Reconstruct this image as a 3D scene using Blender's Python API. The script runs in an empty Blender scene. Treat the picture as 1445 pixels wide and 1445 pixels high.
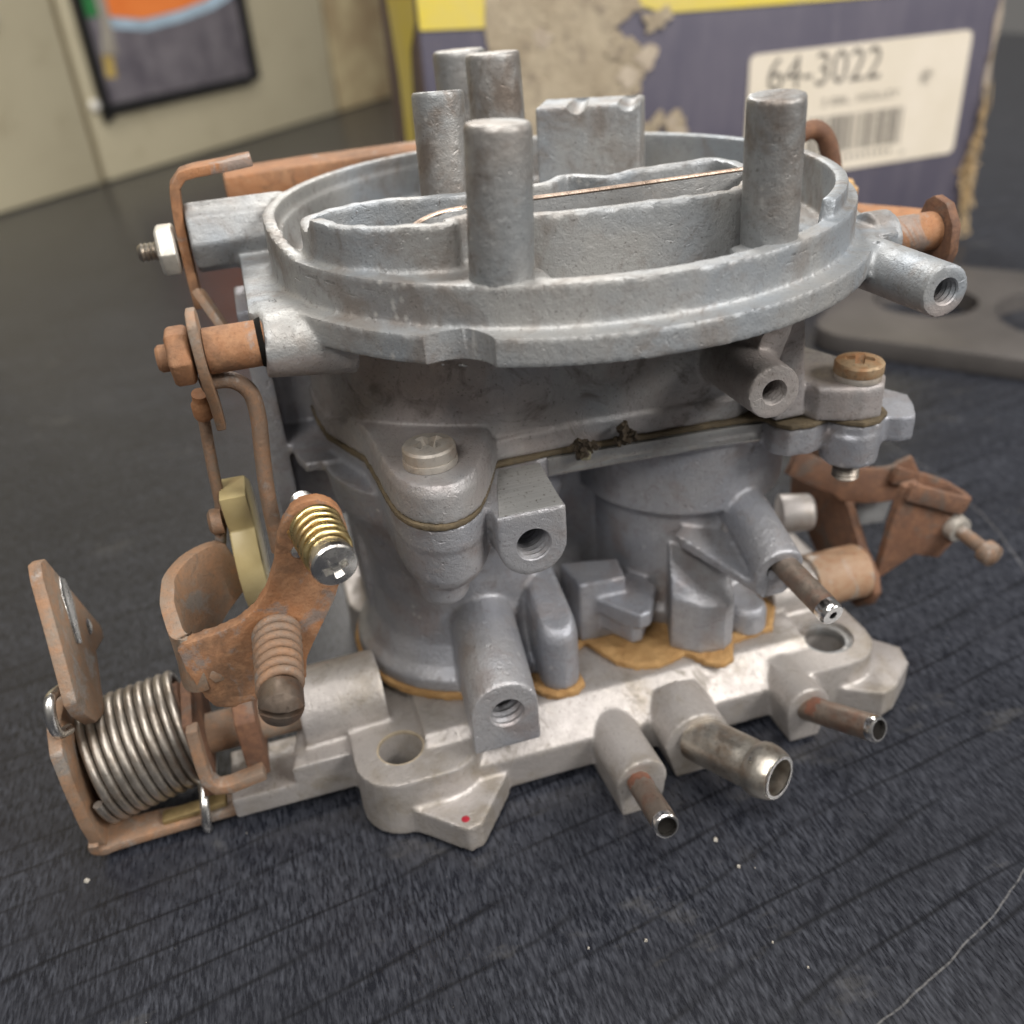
import bpy, bmesh, math, random
from mathutils import Vector, Matrix, noise
from math import sin, cos, pi, radians, atan2, hypot
random.seed(7)
MM = 0.001
scene = bpy.context.scene

# ---------------------------------------------------------------- camera
cam_d = bpy.data.cameras.new("camera")
cam = bpy.data.objects.new("camera", cam_d)
scene.collection.objects.link(cam)
F = Vector((0.21026947, 0.83097685, -0.51503807))
Rt = Vector((0.9561901, -0.28456065, -0.0687439))
Up = Vector((0.20368415, 0.47801957, 0.85440626))
loc = Vector((-54.265, -156.160, 144.0)) * MM
cam.matrix_world = Matrix(((Rt.x, Up.x, -F.x, loc.x), (Rt.y, Up.y, -F.y, loc.y), (Rt.z, Up.z, -F.z, loc.z), (0, 0, 0, 1)))
cam_d.sensor_width = 36.0
cam_d.lens = 36.0 * 1290 / 1445
cam_d.clip_start = 0.005
cam_d.clip_end = 50
cam_d.dof.use_dof = True
cam_d.dof.focus_distance = 0.147
cam_d.dof.aperture_fstop = 13.5
scene.camera = cam

# ---------------------------------------------------------------- world and lamps
world = bpy.data.worlds.new("World")
scene.world = world
world.use_nodes = True
bg = world.node_tree.nodes["Background"]
bg.inputs[0].default_value = (1.0, 0.955, 0.90, 1)
bg.inputs[1].default_value = 0.17


def lamp(name, loc, target, sx, sy, power, col):
    l = bpy.data.lights.new(name, 'AREA')
    l.shape = 'RECTANGLE'; l.size = sx; l.size_y = sy; l.energy = power; l.color = col
    o = bpy.data.objects.new(name, l)
    scene.collection.objects.link(o)
    o.location = loc
    o.rotation_euler = (Vector(target) - Vector(loc)).to_track_quat('-Z', 'Y').to_euler()
    return o


lamp("ceiling_or_fill_lamp", (1.15, -1.10, 1.15), (0, 0, 0.05), 0.90, 0.40, 38.0, (1.0, 0.955, 0.90))
lamp("ceiling_or_fill_lamp", (0.05, -0.45, 1.75), (0, 0, 0.05), 1.20, 0.40, 24.0, (1.0, 0.96, 0.91))
lamp("ceiling_or_fill_lamp", (0.10, 1.90, 1.75), (0, 0, 0.05), 1.20, 0.40, 75.0, (1.0, 0.96, 0.91))
lamp("ceiling_or_fill_lamp", (-0.85, -1.15, 1.45), (0, 0, 0.05), 0.90, 0.40, 22.0, (1.0, 0.955, 0.90))  # added front-left fill that brightens the neck, no known fixture

vs = scene.view_settings
vs.view_transform = 'Standard'
vs.look = 'None'
vs.exposure = -0.12
vs.gamma = 1.0
vs.use_curve_mapping = False
scene.render.engine = 'CYCLES'
scene.cycles.max_bounces = 4
scene.cycles.use_adaptive_sampling = True
scene.cycles.adaptive_threshold = 0.025
scene.cycles.use_denoising = True


# ---------------------------------------------------------------- materials
class NT:
    def __init__(self, name):
        self.m = bpy.data.materials.new(name)
        self.m.use_nodes = True
        self.t = self.m.node_tree
        self.b = self.t.nodes["Principled BSDF"]
        self.tc = self.t.nodes.new("ShaderNodeTexCoord")

    def n(self, typ, **kw):
        nd = self.t.nodes.new(typ)
        for k, v in kw.items():
            if k.startswith('i_'):
                nd.inputs[k[2:].replace('_', ' ')].default_value = v
            else:
                setattr(nd, k, v)
        return nd

    def l(self, a, b):
        self.t.links.new(a, b)

    def co(self, scale=(1, 1, 1), rot=(0, 0, 0), loc=(0, 0, 0)):
        mp = self.n("ShaderNodeMapping")
        mp.inputs['Scale'].default_value = scale
        mp.inputs['Rotation'].default_value = rot
        mp.inputs['Location'].default_value = loc
        self.l(self.tc.outputs['Object'], mp.inputs['Vector'])
        return mp.outputs[0]

    def noise(self, scale, detail=4, rough=0.55, vec=None, dist=0.0):
        nd = self.n("ShaderNodeTexNoise", i_Scale=scale, i_Detail=detail, i_Roughness=rough, i_Distortion=dist)
        self.l(vec if vec is not None else self.tc.outputs['Object'], nd.inputs['Vector'])
        return nd.outputs['Fac']

    def ramp(self, fac, lo, hi, a=0.0, b=1.0):
        nd = self.n("ShaderNodeMapRange")
        nd.inputs['From Min'].default_value = lo; nd.inputs['From Max'].default_value = hi
        nd.inputs['To Min'].default_value = a; nd.inputs['To Max'].default_value = b
        self.l(fac, nd.inputs['Value'])
        return nd.outputs[0]

    def mix(self, fac, a, b, blend='MIX'):
        nd = self.n("ShaderNodeMix", data_type='RGBA', blend_type=blend)
        for s, v in (('Factor', fac), ('A', a), ('B', b)):
            sock = [i for i in nd.inputs if i.name == s and (i.type == 'RGBA' if s != 'Factor' else i.type == 'VALUE')][0]
            if hasattr(v, 'is_output'):
                self.l(v, sock)
            else:
                sock.default_value = v if s == 'Factor' else tuple(v) + (1,)
        return [o for o in nd.outputs if o.type == 'RGBA'][0]

    def math(self, op, a, b=None):
        nd = self.n("ShaderNodeMath", operation=op)
        for i, v in enumerate((a, b)):
            if v is None:
                continue
            if hasattr(v, 'is_output'):
                self.l(v, nd.inputs[i])
            else:
                nd.inputs[i].default_value = v
        return nd.outputs[0]

    def bump(self, h, strength=0.5, dist=0.0002, prev=None):
        nd = self.n("ShaderNodeBump", i_Strength=strength, i_Distance=dist)
        self.l(h, nd.inputs['Height'])
        if prev is not None:
            self.l(prev, nd.inputs['Normal'])
        return nd.outputs[0]

    def out(self, col=None, rough=None, metal=None, normal=None, spec=None):
        for k, v in (('Base Color', col), ('Roughness', rough), ('Metallic', metal), ('Normal', normal), ('Specular IOR Level', spec)):
            if v is None:
                continue
            if hasattr(v, 'is_output'):
                self.l(v, self.b.inputs[k])
            elif k == 'Base Color':
                self.b.inputs[k].default_value = tuple(v) + (1,)
            else:
                self.b.inputs[k].default_value = v
        return self.m


def cast_metal(name, base, cool, stain, edge, metal=0.45, r0=0.38, r1=0.6, stain_amt=0.5, bumpk=1.0, seed=0.0, zs=None):
    t = NT(name)
    v = t.co(loc=(seed, seed * 0.7, seed * 1.3))
    big = t.ramp(t.noise(42, 3, 0.6, v), 0.38, 0.62)
    col = t.mix(big, base, cool)
    st = t.ramp(t.noise(75, 4, 0.68, v, 0.4), 0.50, 0.66, 0, stain_amt)
    col = t.mix(st, col, stain)
    if zs:
        # the lower half of this casting is heat-stained brown all over
        pz = t.n("ShaderNodeSeparateXYZ")
        t.l(t.tc.outputs['Object'], pz.inputs[0])
        f = t.math('MULTIPLY', t.ramp(pz.outputs[2], zs, zs + 0.0012, 1, 0), t.ramp(t.noise(55, 4, 0.6, v), 0.30, 0.60, 0.1, 0.75))
        col = t.mix(f, col, (0.400, 0.350, 0.336))
    mid = t.noise(420, 4, 0.65, v)
    col = t.mix(t.ramp(mid, 0.35, 0.7, 0.0, 0.30), col, [c * 0.62 for c in base])
    grime = t.ramp(t.noise(130, 4, 0.72, v, 1.4), 0.54, 0.70, 0, 0.60)
    col = t.mix(grime, col, [c * 0.50 for c in stain])
    pits = t.ramp(t.noise(1900, 2, 0.6, v), 0.63, 0.73, 0, 0.6)
    col = t.mix(pits, col, [c * 0.35 for c in stain])
    geo = t.n("ShaderNodeNewGeometry")
    chip = t.math('MULTIPLY', t.ramp(geo.outputs['Pointiness'], 0.55, 0.68), t.ramp(t.noise(260, 4, 0.6, v), 0.36, 0.6))
    col = t.mix(t.math('MULTIPLY', chip, 0.55), col, edge)
    rough = t.math('ADD', t.ramp(mid, 0.3, 0.7, r0, r1), t.math('MULTIPLY', grime, 0.25))
    rough = t.math('SUBTRACT', rough, t.math('MULTIPLY', chip, 0.12))
    grain = t.math('ADD', t.noise(900, 3, 0.62, v), t.math('MULTIPLY', t.noise(3600, 2, 0.6, v), 0.35))
    dent = t.ramp(t.noise(560, 2, 0.5, v, 1.2), 0.66, 0.73, 0.0, -0.6)
    b3 = t.bump(t.math('ADD', grain, dent), 0.50 * bumpk, 0.00032)
    return t.out(col, rough, t.math('SUBTRACT', metal, t.math('MULTIPLY', grime, metal * 0.8)), b3)


M_BODY = cast_metal("cast_zinc_body", (0.425, 0.425, 0.442), (0.330, 0.345, 0.388), (0.290, 0.242, 0.228), (0.82, 0.82, 0.82), seed=0.31, stain_amt=0.6, metal=0.58, r0=0.38, r1=0.57, bumpk=1.1)
M_HORN = cast_metal("cast_zinc_stained", (0.375, 0.375, 0.368), (0.288, 0.318, 0.352), (0.215, 0.180, 0.155), (0.84, 0.83, 0.80), seed=0.77, stain_amt=0.7, zs=0.0940, metal=0.48, r0=0.44, r1=0.62, bumpk=0.85)
M_POST = cast_metal("cast_zinc_post", (0.345, 0.332, 0.318), (0.300, 0.320, 0.335), (0.170, 0.134, 0.108), (0.80, 0.78, 0.75), seed=1.4, stain_amt=0.85, metal=0.6, r0=0.36, r1=0.56, bumpk=0.75)
M_ALU = cast_metal("cast_aluminium", (0.455, 0.428, 0.408), (0.410, 0.388, 0.380), (0.29, 0.25, 0.195), (0.88, 0.86, 0.83), metal=0.58, r0=0.40, r1=0.57, stain_amt=0.65, seed=2.2, bumpk=0.75)
M_MACH = cast_metal("machined_zinc", (0.40, 0.40, 0.395), (0.37, 0.38, 0.39), (0.28, 0.25, 0.22), (0.7, 0.7, 0.68), metal=0.7, r0=0.28, r1=0.42, stain_amt=0.3, seed=3.1, bumpk=0.35)


def rust(name, c1, c2, c3, steel, steel_amt, seed=0.0, rough=0.75):
    t = NT(name)
    v = t.co(loc=(seed, seed, seed * 0.4))
    col = t.mix(t.ramp(t.noise(62, 6, 0.68, v, 0.5), 0.40, 0.62), c1, c2)
    col = t.mix(t.ramp(t.noise(420, 6, 0.7, v), 0.45, 0.68, 0, 0.8), col, c3)
    st = t.ramp(t.noise(90, 7, 0.7, v, 0.6), 0.56, 0.63, 0, steel_amt)
    col = t.mix(st, col, steel)
    col = t.mix(t.ramp(t.noise(2200, 3, 0.6, v), 0.58, 0.75, 0, 0.5), col, [c * 0.35 for c in c1])
    col = t.mix(t.ramp(t.noise(170, 6, 0.7, v, 1.0), 0.57, 0.68, 0, 0.55), col, [x * 0.45 for x in c2])
    b = t.bump(t.noise(1500, 6, 0.7, v), 0.65, 0.0003)
    return t.out(col, t.math('SUBTRACT', rough, t.math('MULTIPLY', st, 0.3)), t.math('MULTIPLY', st, 0.5), b)


M_RUST = rust("rusty_steel", (0.330, 0.150, 0.066), (0.190, 0.105, 0.060), (0.37, 0.200, 0.105), (0.27, 0.25, 0.235), 0.7)
M_RUST2 = rust("shaded_dark_rust", (0.150, 0.072, 0.041), (0.105, 0.058, 0.039), (0.225, 0.112, 0.060), (0.13, 0.115, 0.10), 0.6, 0.9)  # dark rust, deepened further for the shade on the right-hand levers
M_RUST3 = rust("brown_worn_steel", (0.200, 0.125, 0.080), (0.185, 0.140, 0.108), (0.29, 0.155, 0.082), (0.30, 0.28, 0.26), 0.8, 1.7, 0.65)
M_RUSTG = rust("greyed_rusty_steel", (0.225, 0.140, 0.088), (0.235, 0.190, 0.150), (0.32, 0.170, 0.088), (0.30, 0.28, 0.26), 0.75, 2.6, 0.62)


def shiny(name, col, rough, metal=1.0, tint=None, amt=0.4, seed=0.0):
    t = NT(name)
    v = t.co(loc=(seed, seed, seed))
    c = t.mix(t.ramp(t.noise(220, 5, 0.65, v), 0.45, 0.7, 0, amt), col, tint or [x * 0.5 for x in col])
    c = t.mix(t.ramp(t.noise(1500, 4, 0.6, v), 0.55, 0.75, 0, amt), c, [x * 0.4 for x in col])
    r = t.ramp(t.noise(500, 5, 0.6, v), 0.3, 0.7, rough * 0.8, rough * 1.5)
    return t.out(c, r, metal, t.bump(t.noise(1600, 5, 0.6, v), 0.3, 0.00012))


M_STEEL = shiny("spring_steel", (0.38, 0.35, 0.315), 0.38, 0.9, (0.22, 0.165, 0.12), 0.6)
M_TUBE = shiny("worn_tube_steel", (0.50, 0.47, 0.42), 0.33, 0.95, (0.26, 0.17, 0.11), 0.7, 0.4)
M_TUBE_BROWN = shiny("brown_tube_steel", (0.27, 0.225, 0.19), 0.45, 0.8, (0.25, 0.12, 0.075), 0.7, 0.5)
M_BRIGHT = shiny("bright_plated_steel", (0.72, 0.71, 0.69), 0.24, 1.0, (0.5, 0.48, 0.45), 0.4, 0.8)
M_TIP = shiny("polished_tube_end", (0.80, 0.79, 0.78), 0.14, 1.0, (0.55, 0.5, 0.45), 0.3, 1.1)
M_GOLD = shiny("yellow_zinc_plating", (0.78, 0.62, 0.30), 0.26, 1.0, (0.55, 0.33, 0.18), 0.45, 1.5)
M_SCREW = shiny("dull_screw_steel", (0.47, 0.44, 0.40), 0.50, 0.6, (0.42, 0.30, 0.20), 0.5, 1.9)
M_SCREW_R = shiny("rusty_screw_head", (0.36, 0.26, 0.16), 0.55, 0.35, (0.30, 0.135, 0.05), 1.0, 2.3)
M_DARKSCREW = shiny("dark_brown_screw", (0.20, 0.16, 0.13), 0.42, 0.8, (0.25, 0.12, 0.06), 0.6, 2.9)


def plain(name, col, col2=None, scale=200, rough=0.7, bump=0.3, bdist=0.0003, amt=0.7, bscale=None, metal=0.0, spec=None):
    t = NT(name)
    c = t.mix(t.ramp(t.noise(scale, 6, 0.65), 0.38, 0.66, 0, amt), col, col2 or [x * 0.6 for x in col])
    n = t.bump(t.noise(bscale or scale * 5, 6, 0.65), bump, bdist) if bump else None
    return t.out(c, rough, metal, n, spec)


t = NT("milled_zinc_face")
mn = t.noise(1.0, 3, 0.6, t.co((60, 2600, 60), (0, 0, radians(14))))
c = t.mix(t.ramp(mn, 0.35, 0.65), (0.42, 0.425, 0.425), (0.52, 0.525, 0.52))
c = t.mix(t.ramp(t.noise(1500, 3), 0.60, 0.68, 0, 0.8), c, (0.14, 0.12, 0.10))
M_MILL = t.out(c, 0.42, 0.6, t.bump(mn, 0.5, 0.00015))
M_GASKET_D = plain("oily_paper_gasket", (0.125, 0.095, 0.055), (0.05, 0.04, 0.026), 300, 0.8, 0.8)
M_GASKET_T = plain("tan_fibre_gasket", (0.42, 0.255, 0.105), (0.26, 0.135, 0.045), 260, 0.9, 0.9, 0.0005)
M_NYLON = plain("cream_nylon", (0.52, 0.44, 0.24), (0.42, 0.33, 0.15), 60, 0.4, 0.2)
M_DARKHOLE = plain("black_cavity_shade", (0.010, 0.009, 0.008), None, 200, 0.8, 0.3, spec=0.1)  # black colour stands in for shade inside holes and gaps
M_REDPAINT = plain("red_sealant", (0.190, 0.075, 0.045), (0.10, 0.055, 0.038), 700, 0.7, 0.6)
M_REDDOT = plain("red_paint_dot", (0.30, 0.012, 0.026), (0.18, 0.01, 0.02), 900, 0.3, 0.3)
M_FIBRE = plain("dark_gasket_fibre", (0.030, 0.022, 0.015), (0.075, 0.055, 0.032), 500, 0.95, 0.8)

# ---- tabletop laminate


def table_material():
    t = NT("dark_grained_laminate")
    rot = (0, 0, radians(-11.3))
    streak = t.noise(1.0, 3, 0.62, t.co((1700, 330, 300), rot))
    streak2 = t.noise(1.0, 3, 0.6, t.co((420, 70, 100), rot, (3, 1, 0)))
    patch = t.noise(1.0, 4, 0.6, t.co((20, 45, 20), rot, (7, 2, 0)))
    c = t.mix(t.ramp(streak, 0.44, 0.70), (0.0085, 0.0098, 0.0145), (0.052, 0.057, 0.072))
    c = t.mix(t.ramp(streak2, 0.45, 0.72, 0, 0.5), c, (0.040, 0.043, 0.054))
    c = t.mix(t.ramp(patch, 0.36, 0.60, 0.5, 0.0), c, (0.0125, 0.0135, 0.0180))
    # dark growth lines running across the strokes
    pl = t.n("ShaderNodeSeparateXYZ")
    t.l(t.co((1, 1, 1), rot), pl.inputs[0])
    warp = t.noise(1.0, 3, 0.55, t.co((3.2, 24, 20), rot, (1, 5, 0)))
    lv = t.math('ADD', t.math('MULTIPLY', pl.outputs[1], 128.0), t.math('MULTIPLY', warp, 3.0))
    ridge = t.math('ABSOLUTE', t.math('SUBTRACT', t.math('FRACT', lv), 0.5))
    line = t.math('MULTIPLY', t.ramp(ridge, 0.01, 0.09, 0.85, 0.0), t.ramp(t.noise(1.0, 3, 0.6, t.co((22, 80, 30), rot)), 0.36, 0.55))
    c = t.mix(line, c, (0.0050, 0.0056, 0.0080))
    # pale dust smears
    dust = t.ramp(t.noise(1.0, 6, 0.7, t.co((26, 55, 30), rot, (4.2, 8, 0))), 0.60, 0.76, 0, 0.32)
    c = t.mix(dust, c, (0.17, 0.165, 0.155))
    # the long curved scratch
    sx, sy = 0.0042, -0.0082
    pv = t.n("ShaderNodeSeparateXYZ")
    t.l(t.tc.outputs['Object'], pv.inputs[0])
    cx, cy, rr = SCR
    dx = t.math('SUBTRACT', pv.outputs[0], cx); dy = t.math('SUBTRACT', pv.outputs[1], cy)
    d = t.math('SQRT', t.math('ADD', t.math('MULTIPLY', dx, dx), t.math('MULTIPLY', dy, dy)))
    wob = t.math('MULTIPLY', t.math('SUBTRACT', t.noise(60, 3), 0.5), 0.003)
    s = t.ramp(t.math('ABSOLUTE', t.math('ADD', t.math('SUBTRACT', d, rr), wob)), 0.00006, 0.00026, 0.38, 0)
    s = t.math('MULTIPLY', s, t.ramp(t.noise(900, 3), 0.3, 0.55))
    s = t.math('MULTIPLY', s, t.ramp(pv.outputs[0], 0.0, 0.012))
    c = t.mix(s, c, (0.26, 0.255, 0.25))
    rough = t.ramp(streak, 0.3, 0.7, 0.24, 0.36)
    b = t.bump(streak, 0.15, 0.00010)
    return t.out(c, rough, 0.0, b, 0.45)


def circ3(a, b, c):
    ax, ay = a; bx, by = b; cx, cy = c
    d = 2 * (ax * (by - cy) + bx * (cy - ay) + cx * (ay - by))
    ux = ((ax * ax + ay * ay) * (by - cy) + (bx * bx + by * by) * (cy - ay) + (cx * cx + cy * cy) * (ay - by)) / d
    uy = ((ax * ax + ay * ay) * (cx - bx) + (bx * bx + by * by) * (ax - cx) + (cx * cx + cy * cy) * (bx - ax)) / d
    return ux, uy, hypot(ax - ux, ay - uy)


SCR = tuple(v * MM for v in circ3((13.4, -92.8), (29.9, -88.1), (54.0, -77.3)))
M_TABLE = table_material()


# ---------------------------------------------------------------- mesh helpers (millimetres)
def vec(p):
    return Vector(p)


def frame(d):
    d = Vector(d).normalized()
    a = Vector((0, 0, 1)) if abs(d.z) < 0.9 else Vector((1, 0, 0))
    u = d.cross(a).normalized()
    return u, d.cross(u).normalized(), d


class Sh:
    """a pile of closed shells in one bmesh"""

    def __init__(self):
        self.bm = bmesh.new()

    def _face(self, vs):
        try:
            self.bm.faces.new(vs)
        except ValueError:
            pass

    def loft(self, rings, cap=True, close=False):
        R = [[self.bm.verts.new(p) for p in r] for r in rings]
        n = len(R[0])
        pairs = list(zip(R[:-1], R[1:])) + ([(R[-1], R[0])] if close else [])
        for a, b in pairs:
            for i in range(n):
                self._face((a[i], a[(i + 1) % n], b[(i + 1) % n], b[i]))
        if cap and not close:
            self._face(R[0][::-1]); self._face(R[-1])
        return self

    def box(self, x0, x1, y0, y1, z0, z1):
        return self.loft([[(x0, y0, z), (x1, y0, z), (x1, y1, z), (x0, y1, z)] for z in (z0, z1)])

    def prism(self, pts, z0, z1):
        return self.loft([[(x, y, z) for x, y in pts] for z in (z0, z1)])

    def plate(self, pts, o, u, v, t):
        """2-D outline in the plane (o;u,v), thickness t along u x v"""
        o, u, v = vec(o), vec(u).normalized(), vec(v).normalized()
        n = u.cross(v)
        return self.loft([[o + u * a + v * b + n * k for a, b in pts] for k in (0, t)])

    def cyl(self, p0, p1, r0, r1=None, n=48):
        r1 = r0 if r1 is None else r1
        p0, p1 = vec(p0), vec(p1)
        u, w, d = frame(p1 - p0)
        return self.loft([[p + (u * cos(2 * pi * i / n) + w * sin(2 * pi * i / n)) * r for i in range(n)] for p, r in ((p0, r0), (p1, r1))])

    def lathe(self, p0, d, prof, n=48):
        """prof: list of (distance along d, radius)"""
        p0 = vec(p0)
        u, w, d = frame(d)
        return self.loft([[p0 + d * h + (u * cos(2 * pi * i / n) + w * sin(2 * pi * i / n)) * max(r, 1e-4) for i in range(n)] for h, r in prof])

    def pipe(self, p0, d, prof_out, r_in, depth, n=40):
        """open-ended tube: outer profile, then back down a bore"""
        p0 = vec(p0)
        u, w, d = frame(d)
        L = prof_out[-1][0]
        prof = list(prof_out) + [(L, r_in), (L - depth, r_in), (L - depth, 1e-4)]
        return self.loft([[p0 + d * h + (u * cos(2 * pi * i / n) + w * sin(2 * pi * i / n)) * r for i in range(n)] for h, r in prof])

    def sweep(self, path, r, n=12):
        P = [vec(p) for p in path]
        rs = r if isinstance(r, (list, tuple)) else [r] * len(P)
        u = None
        rings = []
        for i, p in enumerate(P):
            d = (P[min(i + 1, len(P) - 1)] - P[max(i - 1, 0)]).normalized()
            if u is None:
                u = frame(d)[0]
            u = (u - d * u.dot(d)).normalized()
            w = d.cross(u)
            rings.append([p + (u * cos(2 * pi * k / n) + w * sin(2 * pi * k / n)) * rs[i] for k in range(n)])
        return self.loft(rings)

    def strip(self, path, wdir, width, t, close=False):
        """sheet metal: path of centre points, width vector direction, thickness t across"""
        P = [vec(p) for p in path]
        wd = wdir if isinstance(wdir, list) else [wdir] * len(P)
        ws = width if isinstance(width, (list, tuple)) else [width] * len(P)
        rings = []
        N = len(P)
        for i, p in enumerate(P):
            a = P[(i - 1) % N] if close else P[max(i - 1, 0)]
            b = P[(i + 1) % N] if close else P[min(i + 1, N - 1)]
            d = (b - a).normalized()
            w = vec(wd[i]).normalized()
            w = (w - d * w.dot(d)).normalized()
            q = d.cross(w).normalized()
            h = ws[i] / 2
            rings.append([p - w * h - q * t / 2, p + w * h - q * t / 2, p + w * h + q * t / 2, p - w * h + q * t / 2])
        return self.loft(rings, close=close)

    def ring(self, c, ro, ri, z0, zf, n=160):
        rings = []
        for i in range(n):
            a = 2 * pi * i / n
            z1 = zf(math.degrees(a)) if callable(zf) else zf
            e = (cos(a), sin(a))
            rings.append([(c[0] + e[0] * ri, c[1] + e[1] * ri, z0), (c[0] + e[0] * ro, c[1] + e[1] * ro, z0),
                          (c[0] + e[0] * ro, c[1] + e[1] * ro, z1), (c[0] + e[0] * ri, c[1] + e[1] * ri, z1)])
        return self.loft(rings, close=True)

    def thread_cut(self, p0, d, r, depth, pitch=0.9):
        prof = [(-0.6, r + 0.25), (0.0, r + 0.25), (0.35, r)]
        h = 0.35
        while h < depth:
            prof += [(h + pitch * 0.5, r + 0.32), (h + pitch, r)]
            h += pitch
        prof += [(h + 0.2, r * 0.9)]
        return self.lathe(p0, d, prof, 40)


def mesh_obj(me, name, mat, parent):
    o = bpy.data.objects.new(name, me)
    scene.collection.objects.link(o)
    if mat:
        me.materials.clear()
        me.materials.append(mat)
    if parent is not None:
        o.parent = parent
    return o


def fin(sh, name, mat, parent=None, vox=0, smooth=0, disp=0.0, dscale=3.0, cut=None, bev=0.0, seg=2, sharp=38, smooth2=0):
    bm = sh.bm
    bmesh.ops.remove_doubles(bm, verts=bm.verts, dist=1e-5)
    bmesh.ops.recalc_face_normals(bm, faces=bm.faces)
    me = bpy.data.meshes.new(name)
    bm.to_mesh(me); bm.free()
    o = bpy.data.objects.new(name, me)
    scene.collection.objects.link(o)
    tmp = []
    if bev:
        m = o.modifiers.new("b", 'BEVEL'); m.width = bev; m.segments = seg; m.limit_method = 'ANGLE'; m.angle_limit = radians(40)
        m.harden_normals = False
    if vox:
        m = o.modifiers.new("r", 'REMESH'); m.mode = 'VOXEL'; m.voxel_size = vox; m.use_smooth_shade = True
        if smooth:
            m = o.modifiers.new("s", 'SMOOTH'); m.factor = 0.5; m.iterations = smooth
    if disp:
        for k, (sc, am) in enumerate(((dscale, disp), (dscale * 0.3, disp * 0.45))):
            tx = bpy.data.textures.new("clouds", 'CLOUDS'); tx.noise_scale = sc; tx.noise_depth = 3
            m = o.modifiers.new("d", 'DISPLACE'); m.texture = tx; m.strength = am; m.mid_level = 0.5; m.texture_coords = 'LOCAL'
    if cut is not None:
        cb = cut.bm
        bmesh.ops.recalc_face_normals(cb, faces=cb.faces)
        # every shell of the cutter is its own boolean operand
        bmesh.ops.triangulate(cb, faces=[f for f in cb.faces if len(f.verts) > 4])
        cm = bpy.data.meshes.new("cut"); cb.to_mesh(cm); cb.free()
        co = bpy.data.objects.new("cut", cm); scene.collection.objects.link(co)
        m = o.modifiers.new("c", 'BOOLEAN'); m.operation = 'DIFFERENCE'; m.object = co
        m.solver = 'MANIFOLD' if vox else 'EXACT'
        tmp.append(co)
    dg = bpy.context.evaluated_depsgraph_get()
    dg.update()
    me2 = bpy.data.meshes.new_from_object(o.evaluated_get(dg))
    bpy.data.objects.remove(o); bpy.data.meshes.remove(me)
    for c in tmp:
        bpy.data.objects.remove(c)
    me2.name = name
    me2.transform(Matrix.Scale(MM, 4))
    for p in me2.polygons:
        p.use_smooth = True
    me2.set_sharp_from_angle(angle=radians(sharp))
    return mesh_obj(me2, name, mat, parent)


def empty(name, label=None, cat=None, group=None, loc=(0, 0, 0)):
    o = bpy.data.objects.new(name, None)
    scene.collection.objects.link(o)
    o.empty_display_size = 0.02
    o.location = loc
    if label: o['label'] = label
    if cat: o['category'] = cat
    if group: o['group'] = group
    return o


def tag(o, label=None, cat=None, group=None, kind=None):
    if label: o['label'] = label
    if cat: o['category'] = cat
    if group: o['group'] = group
    if kind: o['kind'] = kind
    return o


def arc(cx, cy, r, a0, a1, n=10):
    return [(cx + r * cos(radians(a0 + (a1 - a0) * i / n)), cy + r * sin(radians(a0 + (a1 - a0) * i / n))) for i in range(n + 1)]


def rrect(x0, x1, y0, y1, r, n=6):
    return arc(x1 - r, y0 + r, r, -90, 0, n) + arc(x1 - r, y1 - r, r, 0, 90, n) + arc(x0 + r, y1 - r, r, 90, 180, n) + arc(x0 + r, y0 + r, r, 180, 270, n)


def chaikin(pts, n=2):
    for _ in range(n):
        out = [pts[0]]
        for a, b in zip(pts[:-1], pts[1:]):
            out += [(a[0] * 0.75 + b[0] * 0.25, a[1] * 0.75 + b[1] * 0.25), (a[0] * 0.25 + b[0] * 0.75, a[1] * 0.25 + b[1] * 0.75)]
        pts = out + [pts[-1]]
    return pts


def spline(pts, n=6):
    P = [vec(p) for p in pts]
    out = []
    for i in range(len(P) - 1):
        a = P[max(i - 1, 0)]; b = P[i]; c = P[i + 1]; d = P[min(i + 2, len(P) - 1)]
        for k in range(n):
            t = k / n
            out.append(0.5 * ((2 * b) + (c - a) * t + (2 * a - 5 * b + 4 * c - d) * t * t + (3 * b - a - 3 * c + d) * t ** 3))
    out.append(P[-1])
    return out


def helix(p0, p1, r0, r1, turns, n=28, ph=0.0):
    p0, p1 = vec(p0), vec(p1)
    u, w, d = frame(p1 - p0)
    N = int(turns * n)
    out = []
    for i in range(N + 1):
        t = i / N
        a = ph + 2 * pi * turns * t
        r = r0 + (r1 - r0) * t
        out.append(p0.lerp(p1, t) + (u * cos(a) + w * sin(a)) * r)
    return out


# ---------------------------------------------------------------- setting: tabletop and wall
s = Sh().box(-700, 1100, -400, 1450, -30, 0)
tag(fin(s, "tabletop", M_TABLE, bev=1.0), kind='structure')

WTH = radians(51.0)
wu = Vector((cos(WTH), sin(WTH), 0)); wn = Vector((sin(WTH), -cos(WTH), 0))   # towards the camera
W0 = Vector((-243.6, 683.5, 0))


def wallp(u, z, out=0.0):
    return W0 + wu * u + wn * out + Vector((0, 0, z))


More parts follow.
